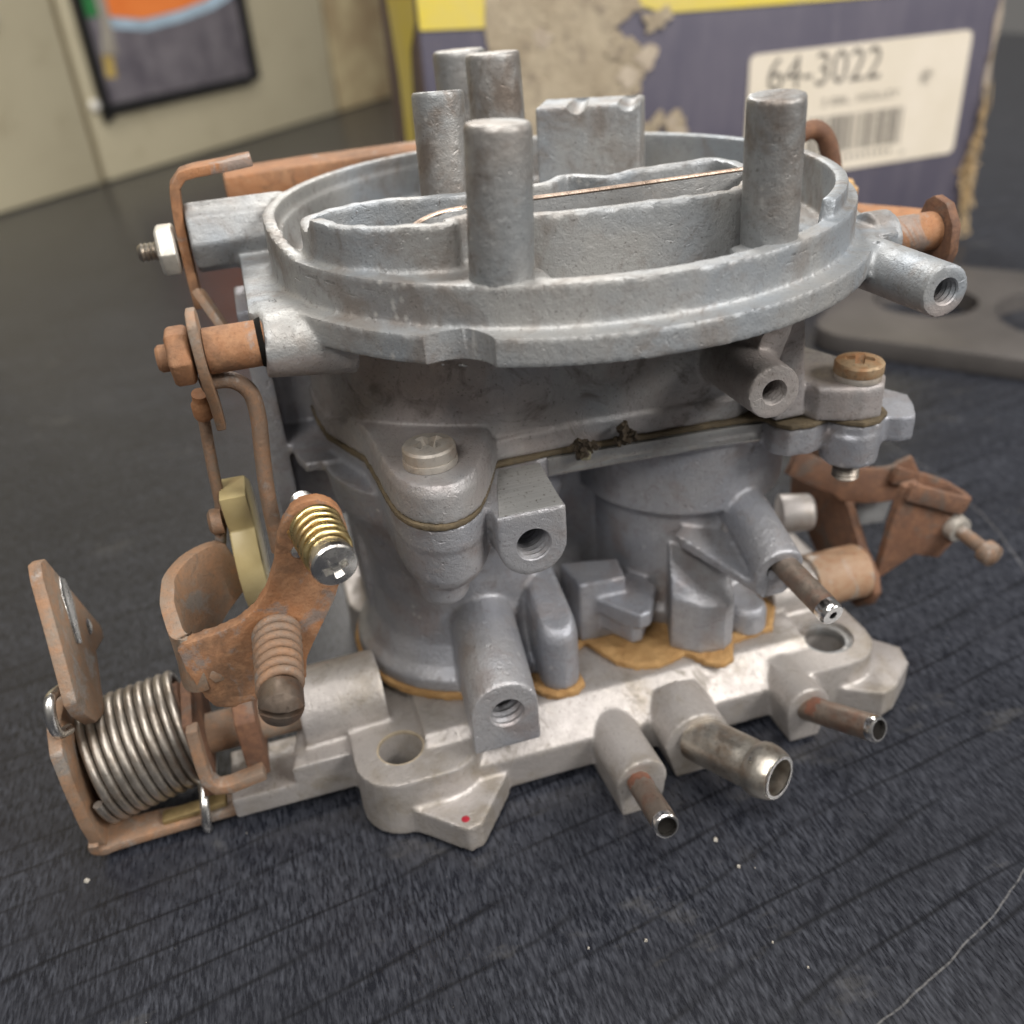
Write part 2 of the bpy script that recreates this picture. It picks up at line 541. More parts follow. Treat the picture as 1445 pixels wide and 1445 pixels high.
t = NT("painted_beige_wall")
c = t.mix(t.ramp(t.noise(7, 5, 0.6), 0.35, 0.65), (0.50, 0.455, 0.325), (0.455, 0.41, 0.29))
c = t.mix(t.ramp(t.noise(28, 6, 0.7), 0.56, 0.72, 0, 0.35), c, (0.30, 0.25, 0.155))
M_WALL = t.out(c, 0.55, 0.0, t.bump(t.noise(160, 4), 0.3, 0.001))
t = NT("stained_beige_panel")
c = t.mix(t.ramp(t.noise(16, 6, 0.7), 0.36, 0.62), (0.45, 0.38, 0.23), (0.27, 0.20, 0.115))
M_WALL2 = t.out(c, 0.6, 0.0, t.bump(t.noise(160, 4), 0.3, 0.001))

wall = Sh()
wall.loft([[wallp(u, z, o) for u, o in ((-400, 0), (1400, 0), (1400, -60), (-400, -60))] for z in (-30, 900)])
wall_o = tag(fin(wall, "wall", M_WALL2), kind='structure')
edges = [-260, -95, 108, 503, 640, 1000, 1350]
for i in range(len(edges) - 1):
    a, b = edges[i] + 3.5, edges[i + 1] - 3.5
    p = Sh().loft([[wallp(u, z, o) for u, o in ((a, 9), (b, 9), (b, 0.3), (a, 0.3))] for z in (0.5, 880)])
    fin(p, "panel", M_WALL2 if i == 3 else M_WALL, wall_o, bev=2.5)
for nm, u, z, r in (("pin", 118, 62, 5.0), ("pin", 36, 137, 11)):
    p = Sh().lathe(wallp(u, z, 8.5), wn, [(0, r * 0.9), (2.5, r), (4.5, r * 0.8), (5.3, r * 0.3)], 24)
    fin(p, nm, plain("white_pin_plastic", (0.75, 0.73, 0.68), None, 100, 0.4, 0), wall_o)

# framed picture hung on the wall
pic = empty("framed_picture", "black framed colourful picture hanging on the beige wall", "picture", loc=wallp(235, 55, 10) * MM)
pf = Matrix.Translation(-wallp(235, 55, 10) * MM)


def local(o, m=pf):
    o.data.transform(m)
    return o


def wbox(u0, u1, z0, z1, o0, o1, name, mat, parent, bev=0.6, tilt=0.0):
    q = Sh().loft([[wallp(u + tilt * z, z, o) for u, o in ((u0, o1), (u1, o1), (u1, o0), (u0, o0))] for z in (z0, z1)])
    return local(fin(q, name, mat, parent, bev=bev))


M_BLACKFR = plain("black_frame_paint", (0.012, 0.012, 0.013), None, 100, 0.4, 0)
M_GREYSTONE = plain("printed_grey_stonework", (0.20, 0.185, 0.205), (0.10, 0.09, 0.11), 38, 0.5, 0, amt=0.9)
M_ORANGE = plain("printed_orange", (0.82, 0.235, 0.055), (0.70, 0.16, 0.03), 20, 0.45, 0)
M_PALEBLUE = plain("printed_pale_blue", (0.42, 0.56, 0.68), None, 30, 0.5, 0)
M_GREEN = plain("printed_green", (0.03, 0.20, 0.06), (0.02, 0.1, 0.03), 30, 0.5, 0)
M_GREYCOL = plain("printed_grey_column", (0.38, 0.36, 0.31), (0.25, 0.22, 0.18), 30, 0.5, 0)
M_YELL = plain("printed_yellow", (0.55, 0.40, 0.12), None, 30, 0.5, 0)
wbox(126, 344, 60, 330, 9.3, 12, "backing", M_GREYSTONE, pic)
wbox(122, 130, 48, 334, 12.3, 17, "frame_bar", M_BLACKFR, pic)
wbox(338, 348, 56, 334, 12.3, 17, "frame_bar", M_BLACKFR, pic)
wbox(131, 337, 53, 61, 12.3, 16.5, "frame_bar", M_BLACKFR, pic)
wbox(131, 337, 326, 334, 12.3, 16.5, "frame_bar", M_BLACKFR, pic)
q = Sh().loft([[wallp(u, z, o) for u, z in [(160, 118), (200, 113), (250, 117), (300, 124), (337, 134), (337, 325), (160, 325)]] for o in (12.1, 12.5)])
local(fin(q, "pale_blue_print", M_PALEBLUE, pic))
q = Sh().loft([[wallp(u, z, o) for u, z in [(160, 127), (200, 122), (250, 126), (290, 132), (320, 143), (337, 156), (337, 325), (160, 325)]] for o in (12.6, 12.9)])
local(fin(q, "orange_print", M_ORANGE, pic))
q = Sh().loft([[wallp(u, z, o) for u, z in [(131, 128), (148, 128), (146, 325), (131, 325)]] for o in (12.1, 12.4)])
local(fin(q, "green_print", M_GREEN, pic))
q = Sh().loft([[wallp(u, z, o) for u, z in [(140, 100), (158, 98), (161, 325), (149, 325), (149, 125)]] for o in (12.45, 12.7)])
local(fin(q, "column_print", M_GREYCOL, pic))
q = Sh().loft([[wallp(u, z, o) for u, z in [(138, 82), (150, 80), (152, 97), (140, 99)]] for o in (12.1, 12.4)])
local(fin(q, "yellow_print", M_YELL, pic))

# ---------------------------------------------------------------- cardboard box behind the carburetor
BTH = radians(3.0)
B0 = Vector((305, 251, 0))
bu = Vector((cos(BTH), sin(BTH), 0)); bn = Vector((sin(BTH), -cos(BTH), 0))
BL, BH, BD = -282.0, 158.0, 62.0
box = empty("cardboard_box", "worn blue cardboard carburetor box with yellow stripe, torn patch and part number label", "box", loc=B0 * MM)
bf = Matrix.Translation(-B0 * MM)


def bp(u, z, o=0.0):
    return B0 + bu * u + bn * o + Vector((0, 0, z))


def bpoly(pts, o0, o1, name, mat, parent=box, bev=0.0):
    q = Sh().loft([[bp(u, z, o) for u, z in pts] for o in (o0, o1)])
    return local(fin(q, name, mat, parent, bev=bev), bf)


t = NT("faded_blue_cardboard")
c = t.mix(t.ramp(t.noise(26, 5, 0.6), 0.35, 0.65), (0.080, 0.075, 0.108), (0.098, 0.091, 0.124))
c = t.mix(t.ramp(t.noise(1.0, 4, 0.6, t.co((160, 160, 25))), 0.5, 0.75, 0, 0.35), c, (0.17, 0.155, 0.185))
c = t.mix(t.ramp(t.noise(60, 7, 0.75), 0.64, 0.72, 0, 0.35), c, (0.30, 0.24, 0.17))
M_BLUE = t.out(c, 0.55, 0.0, t.bump(t.noise(400, 4), 0.15, 0.0004))
t = NT("faded_yellow_print")
c = t.mix(t.ramp(t.noise(40, 6, 0.7), 0.4, 0.66), (0.66, 0.53, 0.075), (0.60, 0.50, 0.16))
M_YELLOW = t.out(c, 0.5, 0.0, t.bump(t.noise(400, 4), 0.15, 0.0004))
t = NT("bare_torn_cardboard")
c = t.mix(t.ramp(t.noise(50, 7, 0.75), 0.38, 0.64), (0.46, 0.39, 0.285), (0.33, 0.27, 0.19))
c = t.mix(t.ramp(t.noise(130, 6, 0.7), 0.55, 0.68, 0, 0.7), c, (0.15, 0.12, 0.10))
M_TORN = t.out(c, 0.85, 0.0, t.bump(t.noise(300, 7, 0.7), 0.8, 0.002))
M_CARD = plain("brown_cardboard_side", (0.105, 0.075, 0.065), (0.15, 0.11, 0.10), 40, 0.7, 0.2)
M_PAPER = plain("off_white_label_paper", (0.70, 0.64, 0.545), (0.63, 0.57, 0.46), 30, 0.55, 0.1)
M_CURL = plain("curled_pale_paper", (0.50, 0.43, 0.34), (0.32, 0.26, 0.20), 120, 0.85, 0.8, 0.001)
M_INK = plain("grey_print_ink", (0.085, 0.080, 0.072), (0.22, 0.20, 0.18), 600, 0.6, 0, amt=0.8)

q = Sh().loft([[bp(u, z, o) for u, o in ((BL, 0), (0, 0), (0, -BD), (BL, -BD))] for z in (0.2, BH)])
local(fin(q, "carton", M_BLUE, box, bev=1.2), bf)
# yellow stripe on the front, ragged where it was torn away
bpoly([(BL + 0.3, 123.4), (-268, 122.7), (-253, 122.0), (-254, 127), (-250, 132), (-253, 157.5), (BL + 0.3, 157.5)], 0.15, 0.5, "yellow_stripe", M_YELLOW)
bpoly([(-176, 121.0), (-155, 120.6), (-60, 119.0), (-0.3, 118.2), (-0.3, 157.5), (-205, 157.5), (-206, 140), (-192, 126)], 0.15, 0.5, "yellow_stripe", M_YELLOW)
# left side panel (dark with a yellow strip)
q = Sh().loft([[B0 + bu * (BL - o) - bn * d + Vector((0, 0, z)) for d, z in [(0.5, 1), (BD - 1, 1), (BD - 1, 157), (0.5, 157)]] for o in (0.15, 0.5)])
local(fin(q, "side_panel", M_CARD, box), bf)
q = Sh().loft([[B0 + bu * (BL - o) - bn * d + Vector((0, 0, z)) for d, z in [(2, 126), (14, 116), (22, 90), (27, 45), (31, 1.5), (47, 1.5), (42, 50), (40, 104), (52, 157), (1, 157)]] for o in (0.55, 0.8)])
local(fin(q, "yellow_stripe", M_YELLOW, box), bf)
# torn bare patch
rg = random.Random(3)


def ragged(pts, amp, sub=4, rnd=rg):
    out = []
    for i in range(len(pts)):
        a, b = pts[i], pts[(i + 1) % len(pts)]
        for k in range(sub):
            f = k / sub
            out.append((a[0] + (b[0] - a[0]) * f + rnd.uniform(-amp, amp), a[1] + (b[1] - a[1]) * f + rnd.uniform(-amp, amp)))
    return out


bpoly(ragged([(-256, 157), (-256, 128), (-255, 112), (-253, 70), (-220, 55), (-196, 66), (-198, 88), (-188, 92), (-184, 106), (-192, 113), (-200, 118), (-186, 124), (-194, 140), (-200, 157)], 1.6, 6), 0.2, 0.75, "torn_patch", M_TORN)
for k in range(18):
    cu, cz = rg.choice([(-188, 108), (-180, 92), (-176, 82), (-186, 118), (-194, 98), (-172, 74), (-186, 78), (-225, 122)])
    cu += rg.gauss(0, 5); cz += rg.gauss(0, 5)
    n = rg.randint(9, 14); w = rg.uniform(4, 10)
    lift = rg.uniform(-0.4, -0.1); tu, tz = rg.uniform(-0.03, 0.03), rg.uniform(-0.03, 0.03)
    pts = []
    for i in range(n):
        a = 2 * pi * i / n
        r = w * rg.uniform(0.40, 1.0)
        pts.append((r * cos(a), r * sin(a) * 0.8))
    q = Sh().loft([[bp(cu + x, cz + y, max(0.8, 1.2 + lift + tu * x + tz * y) + o) for x, y in pts] for o in (0.0, 0.15)])
    local(fin(q, "paper_flake", (M_CURL, M_TORN, M_CURL, M_TORN)[k % 4], box), bf)
# printed label
lab = bpoly(rrect(-134.2, -13.6, 46.3, 101.4, 3.5), 0.2, 0.7, "label", M_PAPER)


def text_on(body, u, z, hgt, wid, name, parent, shear=0.0, spacing=1.0):
    cu = bpy.data.curves.new(name, 'FONT')
    cu.body = body; cu.size = 1.0; cu.space_character = spacing; cu.extrude = 0.0; cu.shear = shear
    o = bpy.data.objects.new(name, cu); scene.collection.objects.link(o)
    dg = bpy.context.evaluated_depsgraph_get(); dg.update()
    me = bpy.data.meshes.new_from_object(o.evaluated_get(dg))
    bpy.data.objects.remove(o)
    xs = [v.co.x for v in me.vertices]; ys = [v.co.y for v in me.vertices]
    sx = wid / (max(xs) - min(xs)); sy = hgt / (max(ys) - min(ys))
    x0, y0 = min(xs), min(ys)
    for v in me.vertices:
        v.co = (bp(u + (v.co.x - x0) * sx, z + (v.co.y - y0) * sy, 0.8) - B0) * MM
    return mesh_obj(me, name, M_INK, parent)


text_on("64-3022", -124.5, 85.4, 14.0, 60.5, "part_number_print", lab, 0.0, 1.0)
text_on("2 BBL. HOLLEY", -95.0, 76.3, 3.4, 43.5, "description_print", lab)
text_on("64", -47, 49.5, 2.0, 3.0, "small_print", lab)
text_on("e", -39.5, 81.5, 3.8, 4.6, "emblem_print", lab)
q = Sh()
for i in range(24):
    a0, a1 = 2 * pi * i / 24, 2 * pi * (i + 1) / 24
    if i in (22, 23, 0):
        continue
q = Sh().strip([bp(-37.2 + 3.6 * cos(2 * pi * i / 24), 83.4 + 3.1 * sin(2 * pi * i / 24), 0.8) for i in range(21)], bn, 0.1, 0.35)
local(fin(q, "emblem_print", M_INK, lab), bf)
rb = random.Random(64)
u = -101.0
q = Sh()
while u < -48:
    w = rb.choice([0.5, 0.5, 0.9, 1.4, 1.9]); g = rb.choice([0.4, 0.5, 0.9, 1.3])
    q.loft([[bp(a, z, o) for a, z in ((u, 55.0), (u + w, 55.0), (u + w, 71.6), (u, 71.6))] for o in (0.72, 0.8)])
    u += w + g
local(fin(q, "barcode_print", M_INK, lab), bf)
q = Sh()
for i in range(14):
    uu = -97 + i * 3.3
    q.loft([[bp(a, z, o) for a, z in ((uu, 51.2), (uu + 1.6, 51.2), (uu + 1.6, 53.0), (uu, 53.0))] for o in (0.72, 0.8)])
local(fin(q, "barcode_digits_print", M_INK, lab), bf)
# frayed right corner of the box
q = Sh()
rf = random.Random(11)
for k in range(130):
    z = min(max(rf.gauss(36, 20), 1.5), 95)
    sp_ = 0.7 + 6 * max(0, 1 - abs(z - 36) / 22)
    p0 = bp(rf.uniform(-sp_, 1.0), z, rf.uniform(0.2, 1.0))
    p1 = p0 + bu * rf.gauss(0, sp_ * 0.5) + bn * rf.uniform(0.2, 3) + Vector((0, 0, rf.gauss(0, 8)))
    pm = (p0 + p1) / 2 + bn * rf.uniform(0, 2) + bu * rf.gauss(0, 1.2)
    if min(p0.z, p1.z, pm.z) < 0.5:
        continue
    q.strip(spline([p0, pm, p1], 4), bu + bn * rf.uniform(-0.6, 0.6) + Vector((0, 0, 0.3)), rf.uniform(0.2, 1.1), 0.2)
local(fin(q, "frayed_corner", plain("frayed_brown_fibre", (0.52, 0.40, 0.24), (0.34, 0.205, 0.075), 90, 0.9, 0.8, 0.001), box, sharp=60), bf)
q = Sh().strip(spline([bp(-0.3, 3, 0.4), bp(0.6, 40, 0.5), bp(-0.3, 80, 0.5), bp(0.5, 120, 0.4), bp(0, 157, 0.4)], 8), bu, [2.4 + 1.4 * sin(i * 1.3) for i in range(33)], 0.8)
local(fin(q, "worn_edge", plain("worn_pale_edge", (0.42, 0.36, 0.29), (0.25, 0.2, 0.17), 120, 0.9, 0.6, 0.001), box), bf)

# ---------------------------------------------------------------- grey spacer plate lying on the table
SP0 = Vector((172.7, 127.5, 0))
sd = (Vector((203.4, 92.1, 0)) - SP0).normalized()
sn = Vector((-sd.y, sd.x, 0))
spl = empty("spacer_plate", "thick dark grey carburetor spacer plate with round openings lying on the table", "spacer plate", loc=SP0 * MM)


def sp(a, b, z):
    return SP0 + sd * a + sn * b + Vector((0, 0, z))


M_SPACER = plain("grey_phenolic_plate", (0.098, 0.091, 0.088), (0.068, 0.063, 0.061), 60, 0.40, 0.25, 0.0003)
q = Sh().loft([[sp(a, b, z) for a, b in rrect(-32, 100, 0, 108, 16, 8)] for z in (0.2, 8.2)])
ct = Sh()
ct.lathe(sp(62, 56, -3), (0, 0, 1), [(0, 33), (14, 33)], 64)
ct.lathe(sp(2, 54, -3), (0, 0, 1), [(0, 21), (14, 21)], 64)
o = fin(q, "plate", M_SPACER, spl, cut=ct, bev=0.6)
o.data.transform(Matrix.Translation(-SP0 * MM))

# ---------------------------------------------------------------- the carburetor
carb = empty("carburetor", "old grey cast metal carburetor with rusty levers standing on the dark table", "carburetor")
RC = (0.6, 9.4)



def sstrip(path, wdir, widths, t, n=4):
    """a strip bent along a smooth curve, its width eased between the given values"""
    P = spline(path, n)
    W = []
    for i in range(len(P)):
        f = i / n
        k = min(int(f), len(widths) - 2)
        W.append(widths[k] + (widths[k + 1] - widths[k]) * (f - k))
    return Sh().strip(P, wdir, W, t)


# ---- throttle base (pale aluminium casting)
s = Sh()
FRONT = [(-23.6, 16.0), (-30.5, 10.2), (-30.5, 2.6), (-14, 2.6), (-14, 1.0), (40, 1.0), (40, 16.0)]
s.loft([[(x, y, z) for y, z in FRONT] for x in (-42, 42)])
for bx, by in ((-47, -23.5), (47.1, -23.5), (-41, 40), (47, 40)):
    sx = 1 if bx > 0 else -1
    x0, x1 = sorted((bx + sx * 9.2, bx - sx * 16))
    y0, y1 = (by - 9.6, by + 19) if by < 0 else (by - 19, by + 9)
    s.prism(rrect(x0, x1, y0, y1, 8.5), 0.6, 14.1)
# triangular lug with the red dot
s.prism([(-51.5, -29.5), (-38.4, -41.6), (-35.6, -41.0), (-27.5, -30.5), (-30, -24), (-48, -24)], 1.0, 7.4)
s.box(-52, -40, -24, -10, 0.6, 6)
# lug at the right end
s.prism([(52, -15), (59.5, -20.5), (64.5, -26.5), (63, -31.5), (56, -37), (52.5, -38.0), (44, -33), (44, -15)], 1.5, 8.2)
# shaft housing and arm to the left
s.cyl((-65, -8, 16.6), (-48, -7, 16.2), 8.2)
s.box(-64, -50, -14, 2, 3, 16.0)
s.box(-80.5, -50, -20.0, -6, 3.2, 8.2)
s.prism([(-68, -20.0), (-50, -19.8), (-50, -2), (-62, -2), (-66, -8)], 6, 12.5)
# tube bosses
s.loft([[(x, y, z) for x, z in [(a, b) for a, b in arc(10.0, 8.9, 6.9, 0, 180, 12)] + [(5.6, 0.4), (14.4, 0.4)]] for y in (-26.5, -37.5)])
s.loft([[(x + (y + 22) * -0.04, y, z) for x, z in [(a, b) for a, b in arc(-4.9, 8.0, 5.2, 0, 180, 12)] + [(-8.9, -0.2), (-0.9, -0.2)]] for y in (-25, -42.5)])
s.loft([[(x, y, z) for x, z in [(a, b) for a, b in arc(34.6, 9.6, 4.8, 0, 180, 12)] + [(31.2, 1.0), (38.0, 1.0)]] for y in (-26, -37.5)])
s.box(47, 62, 0, 14, 8, 15)
s.cyl((40, -8, 16), (52, -8, 16), 6.2)
ct = Sh()
ct.lathe((-46.9, -23.4, -3), (0, 0, 1), [(0, 4.3), (16.2, 4.3), (17.2, 4.75), (19, 4.9)], 48)
ct.lathe((47.1, -23.5, -3), (0, 0, 1), [(0, 4.4), (15.9, 4.4), (16.0, 5.7), (19, 6.0)], 48)
ct.lathe((-25, 7.5, -5), (0, 0, 1), [(0, 17), (30, 17)], 48)
ct.lathe((25, 7.5, -5), (0, 0, 1), [(0, 17), (30, 17)], 48)
base = fin(s, "throttle_base", M_ALU, carb, vox=0.45, smooth=3, disp=0.05, dscale=1.8, cut=ct)
fin(Sh().ring((47.1, -23.5), 5.6, 4.2, 11.0, 13.2, 64), "bolt_hole_ring", M_POST, base, bev=0.1)
fin(Sh().ring((-46.9, -23.4), 4.75, 4.35, 13.0, 14.12, 64), "bolt_hole_ring", plain("tan_stained_ring", (0.36, 0.30, 0.22), None, 300, 0.6, 0.4), base, bev=0.1)
fin(Sh().lathe((-38.3, -39.0, 7.25), (0, 0, 1), [(0, 0.9), (0.22, 0.75), (0.32, 0.2)], 16), "paint_dot", M_REDDOT, base)


def tube(p0, p1, r, ri, name, mat, bead=None, tipmat=M_TIP, tip=1.6):
    p0, p1 = vec(p0), vec(p1)
    L = (p1 - p0).length
    d = (p1 - p0).normalized()
    if bead:
        prof = [(0, r), (L * 0.66, r), (L * 0.70, r * 0.96), (L * 0.72, r * 0.97), (L * 0.75, r * 1.07), (L * 0.80, r * 1.12), (L * 0.87, r * 1.10), (L * 0.95, r * 1.02), (L * 0.99, r * 0.94), (L, r * 0.86)]
        o = fin(Sh().pipe(p0, d, prof, ri, L * 0.9), name, mat, base, sharp=30)
        fin(Sh().ring((0, 0), r * 0.88, ri * 0.985, 0, 0.3), "rim", tipmat, o)
        o.children[0].data.transform(Matrix.Translation((p1 - d * 0.1) * MM) @ d.to_track_quat('Z', 'Y').to_matrix().to_4x4())
    else:
        o = fin(Sh().pipe(p0, d, [(0, r), (L - tip, r), (L - tip + 0.15, r * 1.0)], ri, 0.5), name, mat, base, sharp=30)
        fin(Sh().pipe(p0 + d * (L - tip), d, [(0, r * 1.0), (tip * 0.5, r * 1.02), (tip * 0.85, r * 0.97), (tip, r * 0.86)], ri, tip * 0.9), "tube_end", tipmat, o, sharp=30)
    fin(Sh().lathe(p1 - d * (6.0 if bead else 1.0), -d, [(0, ri * 0.99), (tip * 0.4, ri * 0.9)], 24), "bore", M_DARKHOLE, o)  # black disc painted as the shade inside the bore
    u_, w_, _ = frame(d)
    up_ = Vector((0, 0, 1)) - d * d.z
    up_.normalize(); sd_ = d.cross(up_)
    q = Sh()
    rings = []
    for i in range(13):
        a = radians(-80 + 160 * i / 12)
        e = up_ * cos(a) + sd_ * sin(a)
        wv = 0.5 * sin(i * 2.1)
        rings.append([p0 + e * (r - 0.1) + d * (2.0 + wv * 0.4), p0 + e * (r + 0.06) + d * (2.0 + wv * 0.4), p0 + e * (r + 0.06) + d * (4.2 + wv), p0 + e * (r - 0.1) + d * (4.2 + wv)])
    if not bead:
        fin(q.loft(rings), "sealant_smear", M_REDPAINT, o)
    return o


tube((10.0, -36.5, 9.3), (18.2, -53.6, 12.1), 4.75, 3.6, "hose_tube", M_TUBE, bead=True)
tube((-4.9, -41.5, 8.2), (-6.4, -58.4, 14.1), 2.35, 1.75, "vacuum_tube", M_TUBE_BROWN)
tube((34.6, -36.8, 9.2), (39.9, -52.2, 15.3), 2.6, 1.9, "vacuum_tube", M_TUBE_BROWN)

# ---- tan gasket between base and body
s = Sh()
g = arc(-25, 7.5, 25.6, 100, 262, 20) + [(-20, -18), (-16.4, -22.6), (-14.5, -23.8), (-10.0, -23.8), (-7.9, -22), (-7.6, -12), (-3.3, -9.8), (0.5, -18.4), (4, -21.2), (8.4, -22.4), (12, -21.8), (14.9, -20.8), (17.5, -25.0), (20.5, -27.2), (23.5, -26), (26, -21), (36, -20)] + arc(25, 7.5, 25, -40, 80, 12)
s.prism(g, 15.9, 17.5)
fin(s, "base_gasket", M_GASKET_T, carb, vox=0.4, smooth=1, disp=0.55, dscale=1.3)

# ---- main body (grey zinc casting)
GA = [(-49.5, 45), (-49.5, 25.3), (-49.2, 18.7), (-48.1, 10.1), (-45.2, 3.1), (-42.7, -2.7), (-41.9, -10.4), (-41.4, -18.8), (-40.6, -25.4), (-38.4, -29.6), (-35.1, -32.0), (-31.6, -32.2), (-27.8, -29.9), (-25.2, -25.4), (-22.9, -20.5), (-20.5, -15.0)]
GLUG = chaikin(GA[5:], 2)
GA = GA[:5] + GLUG
GB = [(-9.9, -14.6), (2.3, -15.2), (14.8, -16.0), (26.0, -16.8), (31.0, -17.7)]
GBODY = GA + GB + [(31.6, -21.0), (33.5, -23.0), (38, -23.6), (41.5, -22.6), (43.3, -25.4), (46.0, -27.6), (49.5, -27.4), (52.5, -25.2), (55, -26.8), (57.8, -26.8), (60.5, -22.5), (62.2, -18.5), (60, -14), (50, -4), (49, 10), (49, 45)]
s = Sh()
s.prism(GA + GB + [(33, -15), (46, -4), (49, 10), (49, 45)], 61.8, 66.2)
s.prism([(31.0, -14), (31.6, -21.0), (33.5, -23.0), (38, -23.6), (41.5, -22.6), (44, -18), (46, -4)], 60.6, 66.2)
s.prism([(40, -16), (43.3, -25.4), (46.0, -27.6), (49.5, -27.4), (52.5, -25.2), (55, -26.8), (57.8, -26.8), (60.5, -22.5), (62.2, -18.5), (60, -14), (48, -4)], 60.8, 66.2)
s.cyl((47.3, -22.3, 57.6), (47.3, -22.3, 64), 5.4, 5.6)
# screw lug, left
s.loft([[(-34.5 + (x + 34.5) * k, -20 + (y + 20) * k, z) for x, y in GLUG] for z, k in ((52.4, 0.72), (53.2, 0.84), (55.0, 0.93), (66.2, 1.0))])
s.cyl((-34.2, -23.6, 49.0), (-34.2, -23.6, 56), 4.4, 5.6)
s.lathe((-34.2, -23.6, 49.2), (0, 0, -1), [(0, 4.4), (1.0, 3.9), (1.6, 2.6)], 32)
# square lug with threaded hole
s.loft([[(x, y, z) for x, z in [(-13.2, 65.9), (-25.4, 65.9), (-25.4, 59.6)] + arc(-19.3, 59.2, 6.1, 180, 360, 12) + [(-13.2, 59.6)]] for y in (-31.4, -8)])
# barrels
s.lathe((-25, 7.5, 17.2), (0, 0, 1), [(0, 24.8), (2.8, 24.6), (4.6, 22.4), (9, 20.2), (16, 19.2), (24, 19.6), (32, 21.6), (39, 24.2), (46, 25.0)], 72)
s.lathe((25.5, 7.3, 17.2), (0, 0, 1), [(0, 19.2), (28.2, 19.2), (29.0, 22.4), (46, 22.6)], 72)
s.lathe((25.5, 7.3, 17.2), (0, 0, 1), [(0, 21), (3, 20.6), (5, 19)], 72)
s.box(-46, 46, 10, 42, 17.2, 62)
s.box(-12, 10, 8, 20, 17.2, 62)
s.prism([(-44, 8), (-40, -8), (-36, -16), (-30, -16), (-24, -12), (-14, -8), (-10, 10)], 44, 62)
# lower arch lug
s.loft([[(x + dx, y, z) for x, z in [(-34.0, z0), (-20.8, z0)] + arc(-27.4, 25.4 + dz, 6.5, 0, 180, 12)] for y, z0, dz, dx in ((-32.9, 16.6, 0, 0), (-10, 17.3, 5.5, 2.0))])
# slim vertical lug with rounded top
s.loft([[(x, y, z) for x, y in arc(-12.2, -19.0, 4.0, 180, 360, 10) + [(-8.2, -4), (-16.2, -4)]] for z in (17.2, 29.4)])
s.loft([[(-12.2 + (x + 12.2) * k, y + dy, z + (y + 23) * sl) for x, y in arc(-12.2, -19.0, 4.0, 180, 360, 10) + [(-8.2, -4), (-16.2, -4)]] for z, k, dy, sl in ((29.0, 1, 0, 0), (30.6, 0.96, 0.5, 0.12), (31.8, 0.84, 1.6, 0.3), (32.4, 0.6, 3.4, 0.36))])
# angled wedges between the barrels
s.prism([(-4.2, -9.8), (6.0, -10.4), (7, -3), (-5, 0)], 17.2, 32.2)
s.loft([[(-2.0, -6.0, z0), (-0.8, -10.2, z0), (5.6, -19.0, z0), (8.2, -18.4, z0), (13.0, -10.8, z0), (11, -3, z0)] for z0 in (24.4, 28.3)])
s.loft([[(-1.6, -5.0, z0), (-0.4, -9.0, z0), (4.6, -17.6, z0), (6.8, -17.2, z0), (11.4, -10.8, z0), (10, -3, z0)] for z0 in (20.0, 25)])
s.prism([(4, -6), (12, -6), (12, 0), (4, 0)], 17.2, 25)
# tall block and its small neighbour
s.loft([[(12.6, -18.5, 17.2), (17.5, -22.6, 17.2), (22.5, -23.4, 17.2), (25.4, -21.8, 17.2), (28.5, -10, 17.2), (18, -4, 17.2)],
        [(12.6, -18.5, 30.6), (17.5, -22.6, 29.6), (22.5, -23.4, 28.9), (25.4, -21.8, 28.6), (28.5, -10, 34), (18, -4, 38)],
        [(13.2, -16.6, 34.6), (17.5, -20.6, 31.4), (22.0, -21.4, 30.4), (24.6, -20.2, 30.2), (28.0, -10, 37), (18, -4, 41)]])
s.lathe((31.2, -17.2, 17.2), (0, 0, 1), [(0, 4.1), (5.0, 4.0), (6.3, 3.2)], 32)
s.loft([[(27.3, -18, 17.2), (35.2, -18, 17.2), (35.2, -6, 17.2), (27.3, -6, 17.2)], [(27.8, -17, 22.6), (34.6, -17, 22.6), (34.6, -6, 26), (27.8, -6, 26)]])
# pipe boss with its brace
pb0, pb1 = vec((31.0, -8, 46.5)), vec((29.6, -30.2, 40.6))
s.cyl(pb0, pb1, 4.9)
s.loft([[(15.2, -13.0, 42.4), (16.4, -14.6, 39.4), (24, -8, 38.5), (24, -6, 42)], [(25.0, -29.4, 37.4), (26.4, -31.2, 34.8), (31, -27, 34), (31, -25, 38)]])
s.plate([(-4.8, 0), (4.8, 0), (4.4, -4.4), (2.2, -6.8), (-2.2, -6.8), (-4.4, -4.4)], pb1 + Vector((0, 0.2, 0)), (1, 0, 0), (0.05, -0.05, 1), -3.0)
# left side: tab plate and choke housing column
s.prism([(-58.4, 28), (-58.2, 26.0), (-56.9, 17.5), (-55.2, 17), (-54.8, 10.5), (-53.5, 6.0), (-47.0, 5.6), (-46, 28)], 61.8, 63.9)
s.box(-60.0, -56.0, 16, 34, 46, 92)
s.box(-58, -46, 26, 34, 40, 92)
ct = Sh()
ct.thread_cut((-19.3, -31.5, 59.4), (0, 1, 0), 3.0, 13, 1.3)
ct.thread_cut((-27.0, -33.0, 24.9), (0, 1, 0.12), 3.2, 12, 1.5)
pd = (pb1 - pb0).normalized()
ct.lathe(pb1 + pd * 3.2, -pd, [(0, 2.75), (14, 2.75)], 40)
ct.box(pb1.x - 2.2, pb1.x + 2.8, -40, -29.2, 30.5, 40.2)
ct.lathe((-25, 7.5, 10), (0, 0, 1), [(0, 16), (60, 16)], 48)
ct.lathe((25.5, 7.5, 10), (0, 0, 1), [(0, 14), (60, 14)], 48)
body = fin(s, "main_body", M_BODY, carb, vox=0.45, smooth=4, disp=0.05, dscale=1.8, cut=ct)
tube_p = pb1 + pd * 9.6
